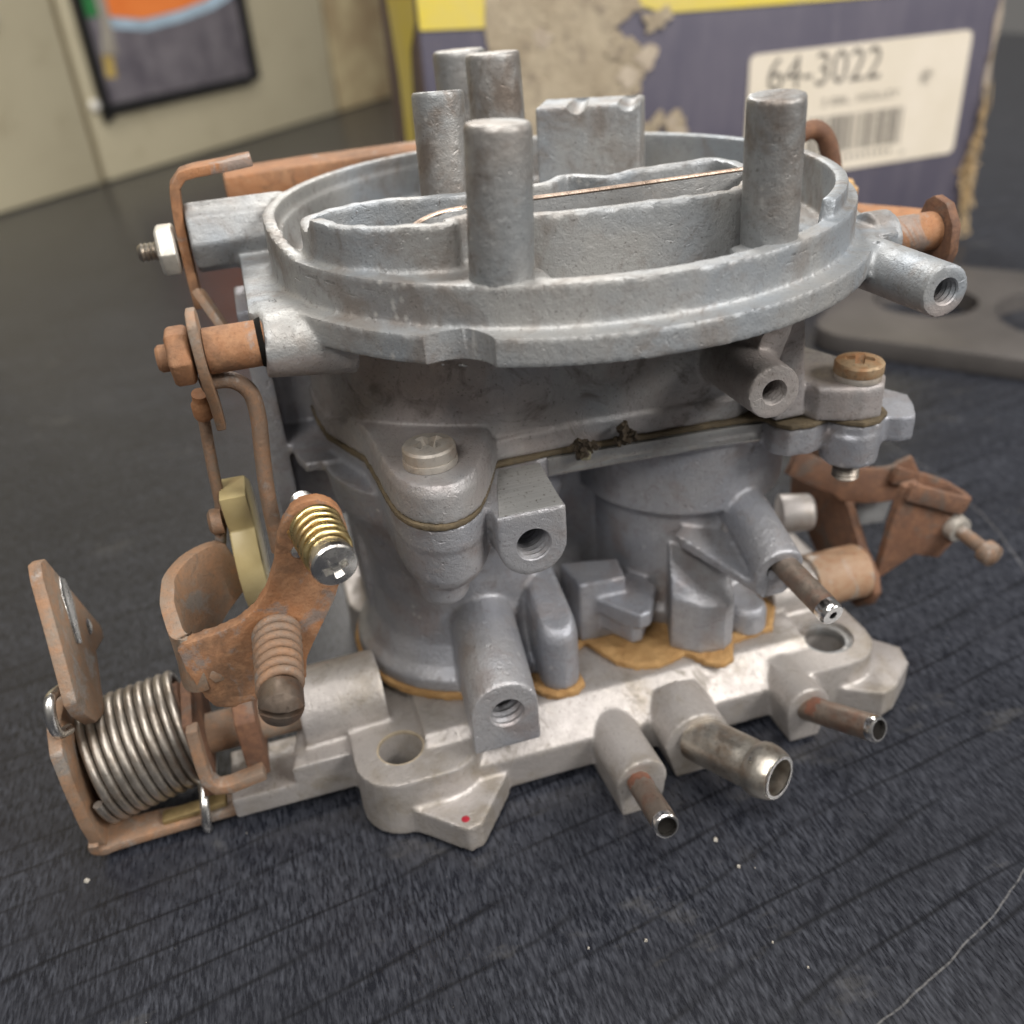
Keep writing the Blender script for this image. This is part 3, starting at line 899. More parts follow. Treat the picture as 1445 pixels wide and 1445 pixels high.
tube(pb1 - pd * 6, (32.0, -44.6, 39.2), 2.4, 0.8, "fuel_pipe", M_TUBE_BROWN, tip=2.4).parent = body
# machined top of the square lug
fin(Sh().prism([(-24.9, -31.0), (-13.7, -31.0), (-12.9, -15.8), (-20.9, -15.5)], 65.6, 66.02), "machined_face", M_MILL, body, bev=0.08)
# machined strip under the body gasket
s = Sh()
s.loft([[(x, y - o, z) for o, z in ((0.15, 62.2), (0.55, 62.8), (0.45, 63.6), (0.75, 64.1), (0.7, 66.1), (-2, 66.1), (-2, 62.2))] for x, y in [(-11, -14.4), (-4, -14.9), (2.3, -15.2), (14.8, -16.0), (26.0, -16.8), (30.6, -17.6)]])
fin(s, "gasket_ledge", M_MACH, body, bev=0.08)

# ---- dark paper gasket under the air horn
s = Sh()
off = [(x - 0.35, y - 0.4) for x, y in GA] + [(x, y - 0.35) for x, y in GB] + [(31.6, -21.3), (33.5, -23.5), (38, -24.2), (41.5, -23.0), (43.2, -25.6), (46.0, -27.9), (49.3, -27.6), (52.6, -25.4), (53.6, -21), (52, -12), (49, 10), (49, 45)]
s.prism(off, 66.25, 67.35)
gk = fin(s, "body_gasket", M_GASKET_D, carb, vox=0.35, smooth=0, disp=0.18, dscale=1.2)
for k, (cx, cy, cz) in enumerate(((-5.2, -16.6, 68.2), (3.2, -16.9, 69.4))):
    q = Sh()
    rr = random.Random(40 + k)
    for i in range(26):
        p = vec((cx, cy, cz)) + Vector((rr.gauss(0, 0.85), rr.gauss(-0.5, 0.45), rr.gauss(-0.5, 1.15)))
        d = Vector((rr.gauss(0, 1), rr.gauss(-0.6, 0.6), rr.gauss(0.3, 1))).normalized()
        q.strip([p, p + d * rr.uniform(0.6, 1.6)], d.orthogonal(), rr.uniform(0.5, 1.5), rr.uniform(0.3, 0.8))
    fin(q, "gasket_tuft", M_FIBRE, gk, sharp=30)
q = Sh().loft([[(-4.9 + a, -18.6 + k, 66.9 + b) for a, b in [(-0.9, -0.7), (0.8, -0.9), (1.1, 0.5), (-0.6, 0.8)]] for k in (0, 1.6)])
fin(q, "gasket_crumb", plain("grey_gasket_crumb", (0.20, 0.185, 0.13), (0.10, 0.09, 0.06), 500, 0.9, 0.8), gk, bev=0.15)

# ---- air horn (upper casting)
s = Sh()
WALL = [(-48.6, 45), (-48.8, 19), (-47.6, 10.4), (-45.0, 4.0), (-42.5, -1.2), (-36, -6.0), (-28.0, -10.4), (-20.6, -13.6), (-9.9, -13.9), (2.3, -14.4), (14.8, -15.1), (26.0, -15.6), (34, -13), (45, -4), (48, 10), (48, 45)]
s.prism(WALL, 67.4, 97)
s.prism([(x, y) for x, y in GA[:5]] + [(-42.7, -2.7), (-30, -10), (-20.5, -14.7), (-9.9, -14.5), (2.3, -15.0), (14.8, -15.7), (26.0, -16.4), (34, -13), (45, -4), (48, 10), (48, 45)], 67.4, 71.4)
# left screw lug
s.loft([[(-33.2 + (x + 33.2) * k, -17 + (y + 17) * k, z) for x, y in [GA[4]] + GLUG + [(-24, -6), (-36, 2)]] for z, k in ((67.4, 1.0), (72.2, 0.985), (73.9, 0.93))])
# right screw ear
s.loft([[(34, -12, z), (38.5, -23.4 + k, z), (42.6, -25.6 + k, z), (46, -26.9 + k, z), (50, -26.6 + k, z), (52.4, -23.5, z), (52.6, -20, z), (50, -12, z), (44, 4, z)] for z, k in ((67.4, 0), (73.2, 0.0), (74.0, 0.5))])
# flange, ring wall and floor
s.ring(RC, 56.2, 40, 95.7, 100.0)
s.loft([[(RC[0] + r * cos(2 * pi * i / 96), RC[1] + r * sin(2 * pi * i / 96), z) for i in range(96)] for z, r in ((95.0, 50), (99.0, 50))])
s.prism([(-57.4, 32), (-57.4, -11.0), (-55.8, -13.4), (-50.6, -14.2), (-44, -10), (-44, 32)], 94.6, 100.0)
s.prism([(-50.0, 34), (-57.4, 34), (-57.4, 20), (-50, 20)], 90, 99)
s.cyl((-56.0, -14.6, 95.4), (-42, -14.4, 94.0), 4.9, 5.2)
s.loft([[(-56.6, -17.4, 95.0), (-49.6, -18.6, 95.0), (-47, -8, 95.0), (-56.6, -6, 95.0)], [(-56.4, -15.6, 99.0), (-50.2, -16.6, 99.0), (-47, -8, 99.0), (-56.4, -6, 99.0)], [(-55.8, -14.0, 100.3), (-50.8, -14.8, 100.3), (-47, -8, 100.2), (-56.0, -6, 100.2)]])


def rim_low(a):
    return 106.25


def rim_high(a):
    # tall everywhere except the front arc
    if 205 < a < 309:
        return 104.0
    if 184 < a <= 205:
        return 109.0 - 3.4 * (a - 184) / 21
    return 109.2


s.ring(RC, 52.7, 49.6, 98, rim_low)
s.ring((-0.4, 9.4), 51.7, 49.5, 98, rim_high)
# front-left ledge of the floor, level with the rim
s.prism([(-48, 0), (-45.5, -9), (-41, -17.5), (-35, -24.5), (-28, -31), (-20, -36.5), (-15, -39.0), (-15, -30), (-20, -22), (-30, -14), (-40, -2), (-43, 6)], 100, 105.7)
s.prism([(12, -38), (20, -35.5), (28, -30), (26, -28), (19, -31), (13, -34)], 100, 105.6)
# throat wall (oval), rough top
oval = [(-45.0, 0.5), (-45.6, -4.5), (-44.6, -10.6), (-41.4, -17.0), (-37.6, -20.2), (-31, -23.4), (-26.8, -24.6), (-25.6, -21.8), (-20.0, -21.8), (-17.0, -25.8), (-13.5, -26.8), (-4, -28.0), (6, -28.8), (13.4, -29.2), (17.5, -28.0), (24, -21), (29, -12), (31, -3), (29.5, 4), (22, 4.0), (14, 3.6), (8.2, 1.6), (2, 6.6), (-3, 3.0), (-10, 3.2), (-22, 3.8), (-29, 6.0), (-35, 6.5), (-41, 4.2)]
ow = spline([(x, y, 0) for x, y in oval + [oval[0]]], 4)[:-1]
zt = []
rw = random.Random(5)
for p in ow:
    front = p.y < -10
    zt.append((112.5 + rw.uniform(-0.06, 0.06)) if front else (110.5 + rw.uniform(-0.14, 0.12)))
rings = []
N = len(ow)
for i, p in enumerate(ow):
    d = (ow[(i + 1) % N] - ow[i - 1]).normalized()
    nrm = Vector((-d.y, d.x, 0))
    a, b = p + nrm * 1.15, p - nrm * 1.15
    rings.append([(b.x, b.y, 99), (a.x, a.y, 99), (a.x, a.y, zt[i]), (b.x, b.y, zt[i])])
s.loft(rings, close=True)
# right boss for the long threaded stub and the choke shaft
s.prism([(34, -30.6), (42.0, -24.6), (44.6, -20.8), (52.5, -21.4), (53.4, -9), (48, 4), (40, -10)], 91.6, 99.8)
s.cyl((50, -15, 96.6), (54.6, -15, 96.6), 5.2)
s.cyl((45.0, -14, 95.8), (45.9, -42.3, 96.0), 4.5, 4.15)
# boss with threaded hole and its leg to the flange
s.cyl((23.6, -10, 79.6), (23.1, -33.4, 80.0), 5.4, 4.7)
s.loft([[(22.5, -25.5, 79.5), (27.8, -25.5, 79.5), (31, -12, 79.5), (20, -12, 79.5)], [(25.8, -27.5, 94), (31.6, -27, 94), (36, -12, 94), (22, -12, 94)]])
s.loft([[(31, -22, 68), (37, -22, 68), (42, -8, 68), (30, -8, 68)], [(29.8, -23, 94), (34.5, -22, 94), (40, -8, 94), (28, -8, 94)]])
# rear block with two notches
blk = [(4.7, 32.0), (23.5, 23.5), (29.0, 33.5), (10.5, 43)]
s.prism(blk, 100, 118.7)
# rear-left octagonal arm
s.lathe((-65.4, 30, 103.2), (1, 0, 0), [(0, 6.3), (0.4, 6.6), (18, 6.6)], 8)
ct = Sh()
ct.lathe((-31.6, -40.2, 88), (0, 0, 1), [(0, 6.2), (18, 6.2)], 40)
ct.thread_cut((45.9, -42.4, 96.0), (-0.032, 1, -0.007), 2.05, 12, 1.0)
ct.thread_cut((23.1, -33.5, 80.0), (0.02, 1, -0.01), 2.1, 11, 1.0)
ct.prism([(x * 0.93 - 0.5, (y + 12) * 0.88 - 12) for x, y in oval], 90, 103.9)
for k, (ux, uy) in enumerate(((13.0, 30.2), (22.2, 26.0))):
    ct.lathe((ux, uy, 119.6), Vector((0.45, 0.9, 0.10)), [(-5, 2.3), (9, 2.3)], 24)
rk = random.Random(17)
for k in range(46):
    a = radians(rk.uniform(195, 330))
    top = k % 3 != 0
    rr_ = 56.2 + rk.uniform(0.1, 0.5)
    p = vec((RC[0] + rr_ * cos(a), RC[1] + rr_ * sin(a), (100.25 if top else 95.5) + rk.uniform(-0.15, 0.3)))
    tan = Vector((-sin(a), cos(a), rk.uniform(-0.25, 0.25)))
    L = rk.uniform(0.8, 3.2)
    ct.lathe(p - tan * L / 2, tan, [(0, 0.02), (L * 0.25, rk.uniform(0.3, 0.75)), (L * 0.7, rk.uniform(0.25, 0.8)), (L, 0.02)], 5)
for k in range(12):
    a = radians(rk.uniform(200, 305))
    p = vec((RC[0] + 52.8 * cos(a), RC[1] + 52.8 * sin(a), rk.choice([106.3, 106.2, 104.6, 103.4])))
    tan = Vector((-sin(a), cos(a), rk.uniform(-0.06, 0.06)))
    L = rk.uniform(1.5, 7.0)
    ct.lathe(p - tan * L / 2, tan, [(0, 0.02), (L * 0.3, rk.uniform(0.15, 0.4)), (L * 0.7, rk.uniform(0.15, 0.35)), (L, 0.02)], 5)
horn = fin(s, "air_horn", M_HORN, carb, vox=0.45, smooth=2, disp=0.05, dscale=1.5, cut=ct)
# floor closing the throat, black to stand in for the shade there
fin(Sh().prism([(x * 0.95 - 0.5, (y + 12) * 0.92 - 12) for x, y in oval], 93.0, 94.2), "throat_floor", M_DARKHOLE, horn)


def post(p0, p1, r, name="post", mat=M_POST):
    p0, p1 = vec(p0), vec(p1)
    d = p1 - p0; L = d.length
    q = Sh().lathe(p0, d, [(0, r * 1.06), (0.8, r * 1.02)] + [(0.8 + (L - 1.6) * i / 20, r * (1.015 - 0.025 * i / 20)) for i in range(1, 20)] + [(L - 0.5, r * 0.985), (L, r * 0.93)], 64)
    return fin(q, name, mat, horn, vox=0.4, smooth=1, disp=0.12, dscale=1.2)


post((-21.9, -33.0, 105), (-20.8, -33.0, 126.3), 4.55)
post((19.3, -34.4, 104.5), (18.1, -35.6, 126.0), 4.15)
post((-18.4, 15.5, 103), (-17.7, 17.8, 125.2), 4.75)
post((-2.6, 33.0, 103), (-2.8, 33.8, 129.2), 5.4)
post((-5.0, 50.0, 102), (-5.4, 50.6, 129.0), 5.6)

# choke plate standing open in the throat
pl = []
prof = [(-33.5, 110.6), (-31.0, 111.4), (-27.5, 112.0), (-22, 112.1), (-10, 112.15), (5, 112.1), (26, 112.3)]
pth = [(-33.0, -20.4), (-30.4, -17.6), (-26.6, -15.6), (-21.2, -14.6), (-10.9, -14.9), (1.6, -15.0), (26.0, -15.5)]
s = Sh()
s.loft([[(x, y - 0.55, 95), (x, y - 0.55, z), (x, y + 0.55, z), (x, y + 0.55, 95)] for (x, y), (_, z) in zip(pth, prof)])
ch = fin(s, "choke_plate", M_MACH, horn, bev=0.15)
s = Sh()
pp = spline([(x, y - 0.35, z + 0.02) for (x, y), (_, z) in zip(pth, prof)], 8)
s.sweep(pp, 0.38, 8)
fin(s, "plate_edge", shiny("coppery_edge_highlight", (0.80, 0.64, 0.53), 0.28, 0.8, (0.45, 0.26, 0.16), 0.6, 0.2), ch)  # highlight along the plate's top edge, painted as a bright coppery bead


def screw(p0, d, r_head, h_head, name, mat, parent, washer=None, drive='phillips', shank=None, dome=0.35, spin=0.3, vox=0.0):
    """p0 = seat of the head; d = out of the head"""
    p0 = vec(p0); d = vec(d).normalized()
    w = 0.0
    o = None
    if washer:
        w = washer[1]
    q = Sh().lathe(p0 + d * w, d, [(0, r_head * 0.98), (0.25, r_head), (h_head * 0.7, r_head), (h_head * 0.86, r_head * 0.93), (h_head * 0.96, r_head * 0.70), (h_head + dome * 0.5, r_head * 0.3), (h_head + dome * 0.55, 0.01)], 40)
    u, v, _ = frame(d)
    u, v = u * cos(spin) + v * sin(spin), v * cos(spin) - u * sin(spin)
    top = p0 + d * (w + h_head + dome + 0.3)
    ct = Sh()
    if drive == 'phillips':
        a, b, dp = r_head * 0.66, r_head * 0.19, h_head * 0.62 + 0.5
        core = [(0, 0)]
        pts_top = [(-a, -b), (-b, -b), (-b, -a), (b, -a), (b, -b), (a, -b), (a, b), (b, b), (b, a), (-b, a), (-b, b), (-a, b)]
        pts_bot = [(x * (0.42 if abs(x) > b * 1.1 else 0.9), y * (0.42 if abs(y) > b * 1.1 else 0.9)) for x, y in pts_top]
        ct.loft([[top + u * x + v * y for x, y in pts_top], [top - d * dp * 1.35 + u * x + v * y for x, y in pts_bot]])
    else:
        b = r_head * 0.16
        ct.loft([[top + u * x + v * y for x, y in ((-r_head * 1.2, -b), (r_head * 1.2, -b), (r_head * 1.2, b), (-r_head * 1.2, b))],
                 [top - d * (h_head * 0.5 + 0.6) + u * x + v * y for x, y in ((-r_head * 1.2, -b), (r_head * 1.2, -b), (r_head * 1.2, b), (-r_head * 1.2, b))]])
    o = fin(q, name, mat, parent, cut=ct, sharp=32)
    if washer:
        rw_, hw = washer
        q = Sh()
        ri = r_head * 0.45
        rings = []
        for i in range(47):
            a = 2 * pi * (i + 0.6) / 48
            e = u * cos(a) + v * sin(a)
            rings.append([p0 + e * ri + d * 0.02, p0 + e * rw_ + d * 0.02, p0 + e * rw_ + d * hw, p0 + e * ri + d * hw])
        q.loft(rings)
        fin(q, "lock_washer", M_SCREW, o, bev=0.1)
    if shank:
        L, rs = shank
        prof = [(0, rs)]
        h = 0.0
        while h < L - 0.8:
            prof += [(h + 0.42, rs * 0.80), (h + 0.84, rs)]
            h += 0.84
        prof += [(h + 0.5, rs * 0.6)]
        fin(Sh().lathe(p0, -d, prof, 28), "threaded_shank", M_BRIGHT if mat is M_BRIGHT else M_SCREW, o, sharp=60)
    return o


screw((-33.6, -22.4, 73.9), (0, 0, 1), 4.45, 2.5, "cover_screw", M_SCREW, carb, washer=(4.6, 1.25), spin=0.5)
screw((47.2, -22.3, 73.9), (0, 0, 1), 4.45, 2.5, "cover_screw", M_SCREW_R, carb, washer=(4.3, 1.3), spin=0.95)
q = Sh()
prof = [(0, 2.6)]
for i in range(6):
    prof += [(0.4 + i * 0.85, 2.15), (0.82 + i * 0.85, 2.6)]
prof += [(5.7, 1.9), (5.9, 0.1)]
fin(Sh().lathe((47.3, -22.3, 58.6), (0, 0, -1), prof, 32), "screw_tip", M_STEEL, carb, sharp=60)

# ---- choke shaft ends
fin(Sh().cyl((-64.6, -15, 96.2), (-55.4, -15, 96.2), 3.55, n=40), "choke_shaft", M_RUST, carb, bev=0.2)
fin(Sh().lathe((-56.7, -15, 96.2), (1, 0, 0), [(0, 3.6), (0.9, 3.95)], 32), "shaft_gap_shade", M_DARKHOLE, carb)  # black ring put in for the shaded gap around the shaft
lv = Sh().plate([(-4.2, 5.4), (-1.6, 6.8), (1.6, 6.6), (3.6, 5.0), (4.2, 1.0), (3.8, -4.0), (4.6, -9.0), (5.6, -13.0), (4.8, -14.6), (2.4, -14.4), (0.4, -9.0), (-3.4, -4.6), (-4.6, 0)], (-66.2, -15, 96.2), (0, 1, 0), (0, 0, 1), 1.5)
fin(lv, "choke_lever", M_RUSTG, carb, bev=0.3)
nt = Sh().lathe((-66.6, -15, 96.2), (-1, 0, 0), [(0, 4.1), (0.5, 4.7), (2.9, 4.7), (3.4, 4.2)], 6)
fin(nt, "lever_nut", M_RUST, carb, bev=0.25)
fin(Sh().lathe((-69.8, -15, 96.2), (-1, 0, 0), [(0, 2.1), (1.5, 2.1), (2.0, 1.7)], 24), "stud_end", M_RUST, carb)
fin(Sh().cyl((53, -15, 96.8), (64.4, -15, 96.8), 3.4, n=40), "choke_shaft", M_RUST, carb, bev=0.25)
lv = Sh().plate([(0, 7.4), (3.4, 6.6), (6.0, 3.2), (6.4, -1.5), (4.6, -6.4), (-1.0, -8.0), (-6.0, -7.0), (-5.6, -3.0), (-3.6, 2.6), (-2.0, 6.2)][::-1], (64.4, -14.0, 95.4), (0, -1, 0), (0, 0, 1), -1.9)
fin(lv, "choke_lever", M_RUST2, carb, bev=0.3)

# ---- rear-left arm: stud, nut and rusty levers
q = [(0, 1.75)]
for i in range(9):
    q += [(0.45 + i * 0.85, 1.5), (0.85 + i * 0.85, 1.8)]
q += [(8.4, 1.2)]
fin(Sh().lathe((-67.0, 30, 101.8), (-1, 0, 0), q, 24), "threaded_stud", M_TUBE, carb, sharp=60)
fin(Sh().lathe((-68.2, 30, 101.8), (-1, 0, 0), [(0, 4.3), (0.4, 4.9), (3.0, 4.9), (3.5, 4.3)], 6), "lever_nut", shiny("white_zinc_nut", (0.70, 0.68, 0.62), 0.4, 0.5), carb, bev=0.2)
lv = Sh().strip(spline([(-66.9, 30, 90.5), (-66.9, 30, 100), (-66.6, 30, 108), (-66.0, 30, 113.0)], 4) + [vec((-64.2, 30, 114.8))] + spline([(-62, 30, 115.2), (-57, 30, 115.5), (-51.5, 30, 116.0)], 3), (0, 1, 0), 6.5, 1.8)
fin(lv, "bent_lever", M_RUST, carb, bev=0.3)
lv = Sh().strip([(-66.2, 24, 95), (-62.8, 20, 88), (-61.5, 17, 84)], (0, 1, 0.2), 3.5, 1.6)
fin(lv, "lower_lever", M_RUSTG, carb, bev=0.3)
lv = Sh().loft([[(x, 64, z), (x, 64, z - 6.2), (x, 76, z - 6.0), (x, 76, z + 0.2)] for x, z in ((-57.8, 107.6), (-40, 108.2), (-10, 108.6))])
fin(lv, "linkage_bar", M_RUST, carb, bev=0.8)
lv = Sh().sweep(spline([(-54, 30, 92), (-53, 28, 84), (-51, 26, 76)], 5), 1.6, 10)
fin(lv, "linkage_wire", M_RUST2, carb)

# ---- bent link rods on the left
fin(Sh().sweep(spline([(-66.6, -14, 90.6), (-64.2, -14, 91.0), (-61.6, -14, 90.4), (-59.6, -14, 88.0), (-59.3, -14, 83.5), (-60.0, -14, 77.2), (-60.7, -14, 69.2), (-61.0, -14, 58.2)], 6), 1.35, 14), "link_rod", M_RUST3, carb)
fin(Sh().sweep(spline([(-67.6, -10, 87.8), (-67.8, -9, 85.6), (-67.9, -8, 83.0)], 4), [1.3] * 4 + [1.7] * 4 + [1.5], 14), "link_hook", M_RUST, carb)
fin(Sh().sweep(spline([(-68.2, -6, 83), (-68.6, -6, 78), (-69.0, -6, 72.5), (-69.5, -6, 64.0), (-71.2, -6, 57), (-72.6, -6, 50)], 5), 1.0, 12), "link_rod", M_RUST3, carb)

# ---- nylon fast-idle cam
nc = Sh().plate([(-11, 68.6), (-2, 68.0), (8, 62), (12, 56), (8, 46), (0, 40.0), (-8, 42.5), (-11.5, 48), (-12.4, 53), (-11.2, 57.5), (-8.2, 60.5), (-9.5, 64)], (-69.0, 0, 0), (0, 1, 0), (0, 0, 1), 4.6)
fin(nc, "fast_idle_cam", M_NYLON, carb, bev=0.35)
fin(Sh().lathe((-69.6, -7, 62.5), (-1, 0, 0), [(0, 2.4), (1.8, 2.4), (2.4, 1.6)], 20), "cam_pivot", M_RUST3, carb)

# ---- rusty throttle bracket with two adjusting screws
outl = [(-58.8, 71.6)] + arc(-54.2, 70.0, 4.7, 160, 10, 10) + [(-49.2, 68.0), (-50.6, 62.0), (-53.4, 55.3), (-58.0, 48.0), (-60.0, 44.6), (-60.8, 40.6), (-62.6, 39.4), (-68, 38.6), (-74.0, 37.9), (-76.6, 38.9), (-77.8, 41.6), (-79.2, 47.4), (-79.6, 52.0), (-78.4, 53.2), (-73.6, 53.8), (-69.4, 54.8), (-66.2, 56.8), (-63.6, 60.0), (-61.6, 64.2), (-60.2, 69.0)]
s = Sh().plate(outl, (0, -26.0, 0), (1, 0, 0), (0, 0, 1), 2.5)
brk = fin(s, "throttle_bracket", M_RUST, carb, vox=0.4, smooth=4, disp=0.12)
s = sstrip([(-76.4, -27.2, 48.0), (-78.0, -26.9, 48.0), (-79.1, -25.9, 48.2), (-79.5, -24.2, 48.8), (-79.4, -20.5, 50.0), (-78.2, -16.0, 51.2), (-75.4, -12.0, 52.6), (-71.5, -8.5, 53.4), (-69.4, -7.2, 54.0)], (0.0, 0.10, 1), [9.6, 10.6, 11.6, 13.0, 17.0, 17.0, 15.0, 12.0, 9.0], 2.4)
fin(s, "bracket_flange", M_RUSTG, brk, bev=0.35)
fin(Sh().lathe((-74.6, -28.45, 45.6), (0.15, -1, 0.1), [(0, 1.5), (0.06, 1.2), (0.1, 0.3)], 6), "dent_mark", M_RUSTG, brk)
# small steel pin in the bracket top
fin(Sh().lathe((-57.6, -28.3, 66.0), (0, -1, 0.2), [(0, 1.3), (0.5, 1.0), (0.7, 0.2)], 16), "rivet", M_BRIGHT, brk)
a0, a1 = vec((-54.3, -28.4, 70.4)), vec((-52.7, -39.4, 69.9))
d = (a1 - a0).normalized()
sc = screw(a1, d, 3.55, 1.9, "idle_screw", M_BRIGHT, carb, spin=0.25, dome=0.5)
fin(Sh().lathe(a1 + d * 0.05, -d, [(0, 3.4), (1.5, 3.3), (1.7, 2.4)], 40), "screw_collar", M_BRIGHT, sc)
q = [(0, 2.0)]
for i in range(22):
    q += [(0.42 + i * 0.84, 1.65), (0.84 + i * 0.84, 2.0)]
q += [(19.6, 1.5), (19.9, 0.1)]
fin(Sh().lathe(a1, -d, q, 28), "threaded_shank", M_BRIGHT, sc, sharp=60)
fin(Sh().sweep(helix(a0 + d * 0.3, a1 - d * 1.7, 3.7, 3.35, 5.2, 32), 0.62, 12), "idle_spring", M_GOLD, carb)
b0, b1 = vec((-63.7, -28.4, 52.2)), vec((-64.2, -44.6, 52.0))
d = (b1 - b0).normalized()
sc = screw(b1, d, 3.4, 4.6, "adjusting_screw", M_DARKSCREW, carb, drive='slot', spin=-0.22, dome=1.0)
fin(Sh().cyl(b1, b0 - d * 3, 1.8, n=24), "shank", M_DARKSCREW, sc)
fin(Sh().sweep(helix(b0 + d * 0.2, b1 - d * 0.3, 3.3, 2.95, 7.4, 30), 0.78, 12), "adjusting_spring", M_RUST3, carb)

# ---- throttle lever, return spring
fin(Sh().cyl((-108, -8, 15.5), (-62, -8, 16.5), 4.0, n=32), "throttle_shaft", M_RUSTG, carb, bev=0.3)
sp0, sp1 = vec((-104.6, -7.6, 15.2)), vec((-85.4, -5.4, 17.4))
fin(Sh().sweep(helix(sp0, sp1, 11.4, 10.9, 10.4, 40), 0.88, 12), "return_spring", M_STEEL, carb)
fin(Sh().cyl(sp0 + Vector((0.5, 0, 0)), sp1, 9.2, 9.0, n=48), "spring_bushing", M_RUST2, carb, bev=0.4)
lvr = Sh().plate([(-19.2, 6.0), (-18.0, 3.4), (-15.0, 2.2), (-11.5, 3.2), (-9, 6.0), (4, 8), (8, 16), (6.0, 25.5), (0, 29.5), (-8.5, 32.5), (-15.5, 32.8), (-19.4, 29.4), (-20.2, 22), (-20.4, 12)], (-107.4, 0, 0), (0, 1, 0), (0, 0, 1), 2.4)
tl = fin(lvr, "throttle_lever", M_RUSTG, carb, bev=0.5)
fin(sstrip([(-106.6, -15.6, 6.4), (-106.9, -15.4, 4.4), (-105.8, -15.2, 2.9), (-103.5, -15.0, 2.5), (-96, -15.0, 2.6), (-88, -15.2, 2.6), (-80.0, -15.6, 3.0)], (0, 1, 0), [9.0, 8.4, 7.6, 6.6, 6.0, 5.0, 4.6], 1.9), "lever_strap", M_RUST3, tl, bev=0.35)
fin(Sh().strip([(-94.5, -15.4, 4.0), (-82.0, -15.6, 5.0)], (0, 1, 0), 3.0, 1.4), "strap_tongue", shiny("dull_brass_plating", (0.36, 0.27, 0.13), 0.4, 0.7), tl, bev=0.3)
# upper arm of the lever with its slot
tab = Sh()
tab.loft([[(-100.6 + k - 0.05 * (z - 45), y, z) for y, z in [(-16.8, 35.0), (-17.4, 38.2), (-11.5, 48.0), (-6.0, 57.6), (-3.8, 59.6), (-0.8, 58.6), (12.0, 33.6), (10.8, 31.4), (3.0, 33.8), (-1.5, 30.6), (-7.0, 26.5), (-13, 29.5)]] for k in (0, -2.3)])
ct = Sh()
ct.loft([[(-101.2 + k - 0.09 * (z - 45), y, z) for y, z in [(-5.6, 44.0), (-3.0, 42.6), (2.6, 49.4), (3.4, 52.2), (0.8, 53.2), (-1.4, 51.6)]] for k in (3, -6)])
fin(tab, "lever_arm", M_RUSTG, tl, bev=0.35, cut=None)
fin(Sh().loft([[(-100.55 + k - 0.05 * (z - 45), y, z) for y, z in [(-5.4, 42.4), (-3.0, 40.6), (2.6, 47.4), (3.6, 51.0), (1.2, 53.2), (-1.6, 51.2)]] for k in (0.0, 0.2)]), "worn_slot", M_BRIGHT, tl, bev=0.08)
fin(Sh().lathe((-100.3, 5.0, 38.6), (1, 0, 0), [(0, 1.7), (0.3, 1.2), (0.4, 0.2)], 18), "worn_spot", M_BRIGHT, tl)
fin(Sh().sweep(spline([(-103.6, -13.0, 38.6), (-104.4, -16.6, 39.6), (-104.9, -18.2, 36.6), (-105.0, -17.6, 32.8), (-104.2, -14.2, 30.4)], 5), 1.0, 12), "spring_hook", M_BRIGHT, tl)
fin(Sh().sweep(spline([(-86.4, -12.0, 9.2), (-85.6, -15.4, 9.2), (-85.8, -18.4, 7.0), (-86.4, -19.0, 3.2), (-86.6, -18.0, 0.9)], 5), 0.95, 12), "spring_hook", M_BRIGHT, tl)
# U-shaped retaining strap beside the spring
s = Sh().strip([(-83.2, -8, 27.0), (-83.2, -14, 27.0), (-83.3, -19.6, 25.6), (-83.5, -21.6, 22.0), (-83.5, -22.0, 18.0)], (1, 0, 0), 3.0, 2.0)
s = Sh().strip([(-83.0, -20.2, 29.0), (-83.2, -21.0, 21.0), (-83.0, -21.4, 17.2), (-81.6, -21.8, 14.9), (-79, -22.0, 14.7), (-72.6, -22.0, 15.9)], (0, 1, 0), 3.2, 2.2)
fin(s, "stop_strap", M_RUST3, carb, bev=0.4)
fin(Sh().plate([(-20, 11), (-2, 9), (4, 16), (2, 28), (-10, 31), (-19.5, 29)], (-84.8, 0, 0), (0, 1, 0), (0, 0, 1), 2.0), "spring_plate", M_RUST2, carb, bev=0.4)
fin(Sh().plate([(-17, 10), (2, 9), (4, 20), (0, 27), (-12, 28), (-17, 24)], (-76.4, 0, 0), (0, 1, 0), (0, 0, 1), 4.0), "inner_lever", M_RUST2, carb, bev=0.4)

M_COLLAR = rust("pale_rusty_collar", (0.34, 0.235, 0.155), (0.30, 0.175, 0.10), (0.27, 0.130, 0.066), (0.38, 0.355, 0.32), 0.85, 5.2, 0.55)
# ---- right-hand throttle levers
fin(Sh().cyl((51.5, -8, 17), (65.6, -8, 16.6), 6.3, n=40), "shaft_collar", M_COLLAR, carb, bev=0.6)
fin(Sh().lathe((52, 6, 27.5), (1, -0.3, 0), [(0, 4.6), (7, 4.4), (7.8, 3.6)], 24), "pale_boss", M_ALU, carb, bev=0.3)
fin(Sh().plate([(-13.4, 13.0), (-12.0, 9), (-8.0, 5.4), (-2, 5.0), (10, 10), (24, 20), (26, 34), (18, 40), (8, 36), (2.6, 31.4), (-1.0, 27.4), (-6.6, 21.0), (-11.6, 17.0)], (66.4, 0, 0), (0, 1, 0), (0, 0, 1), 2.2), "secondary_lever", M_RUST2, carb, bev=0.4)
s = Sh().strip(spline([(54.0, 6, 41.2), (60, 5, 37.5), (67, 3, 34.0), (74, 2, 32.4), (80, 1.4, 32.4), (84.6, 0, 34.4)], 4), (0, 0.2, 1), [6.5] * 8 + [8.5] * 9 + [9.5] * 4, 2.0)
fin(s, "curved_lever", M_RUST2, carb, bev=0.4)
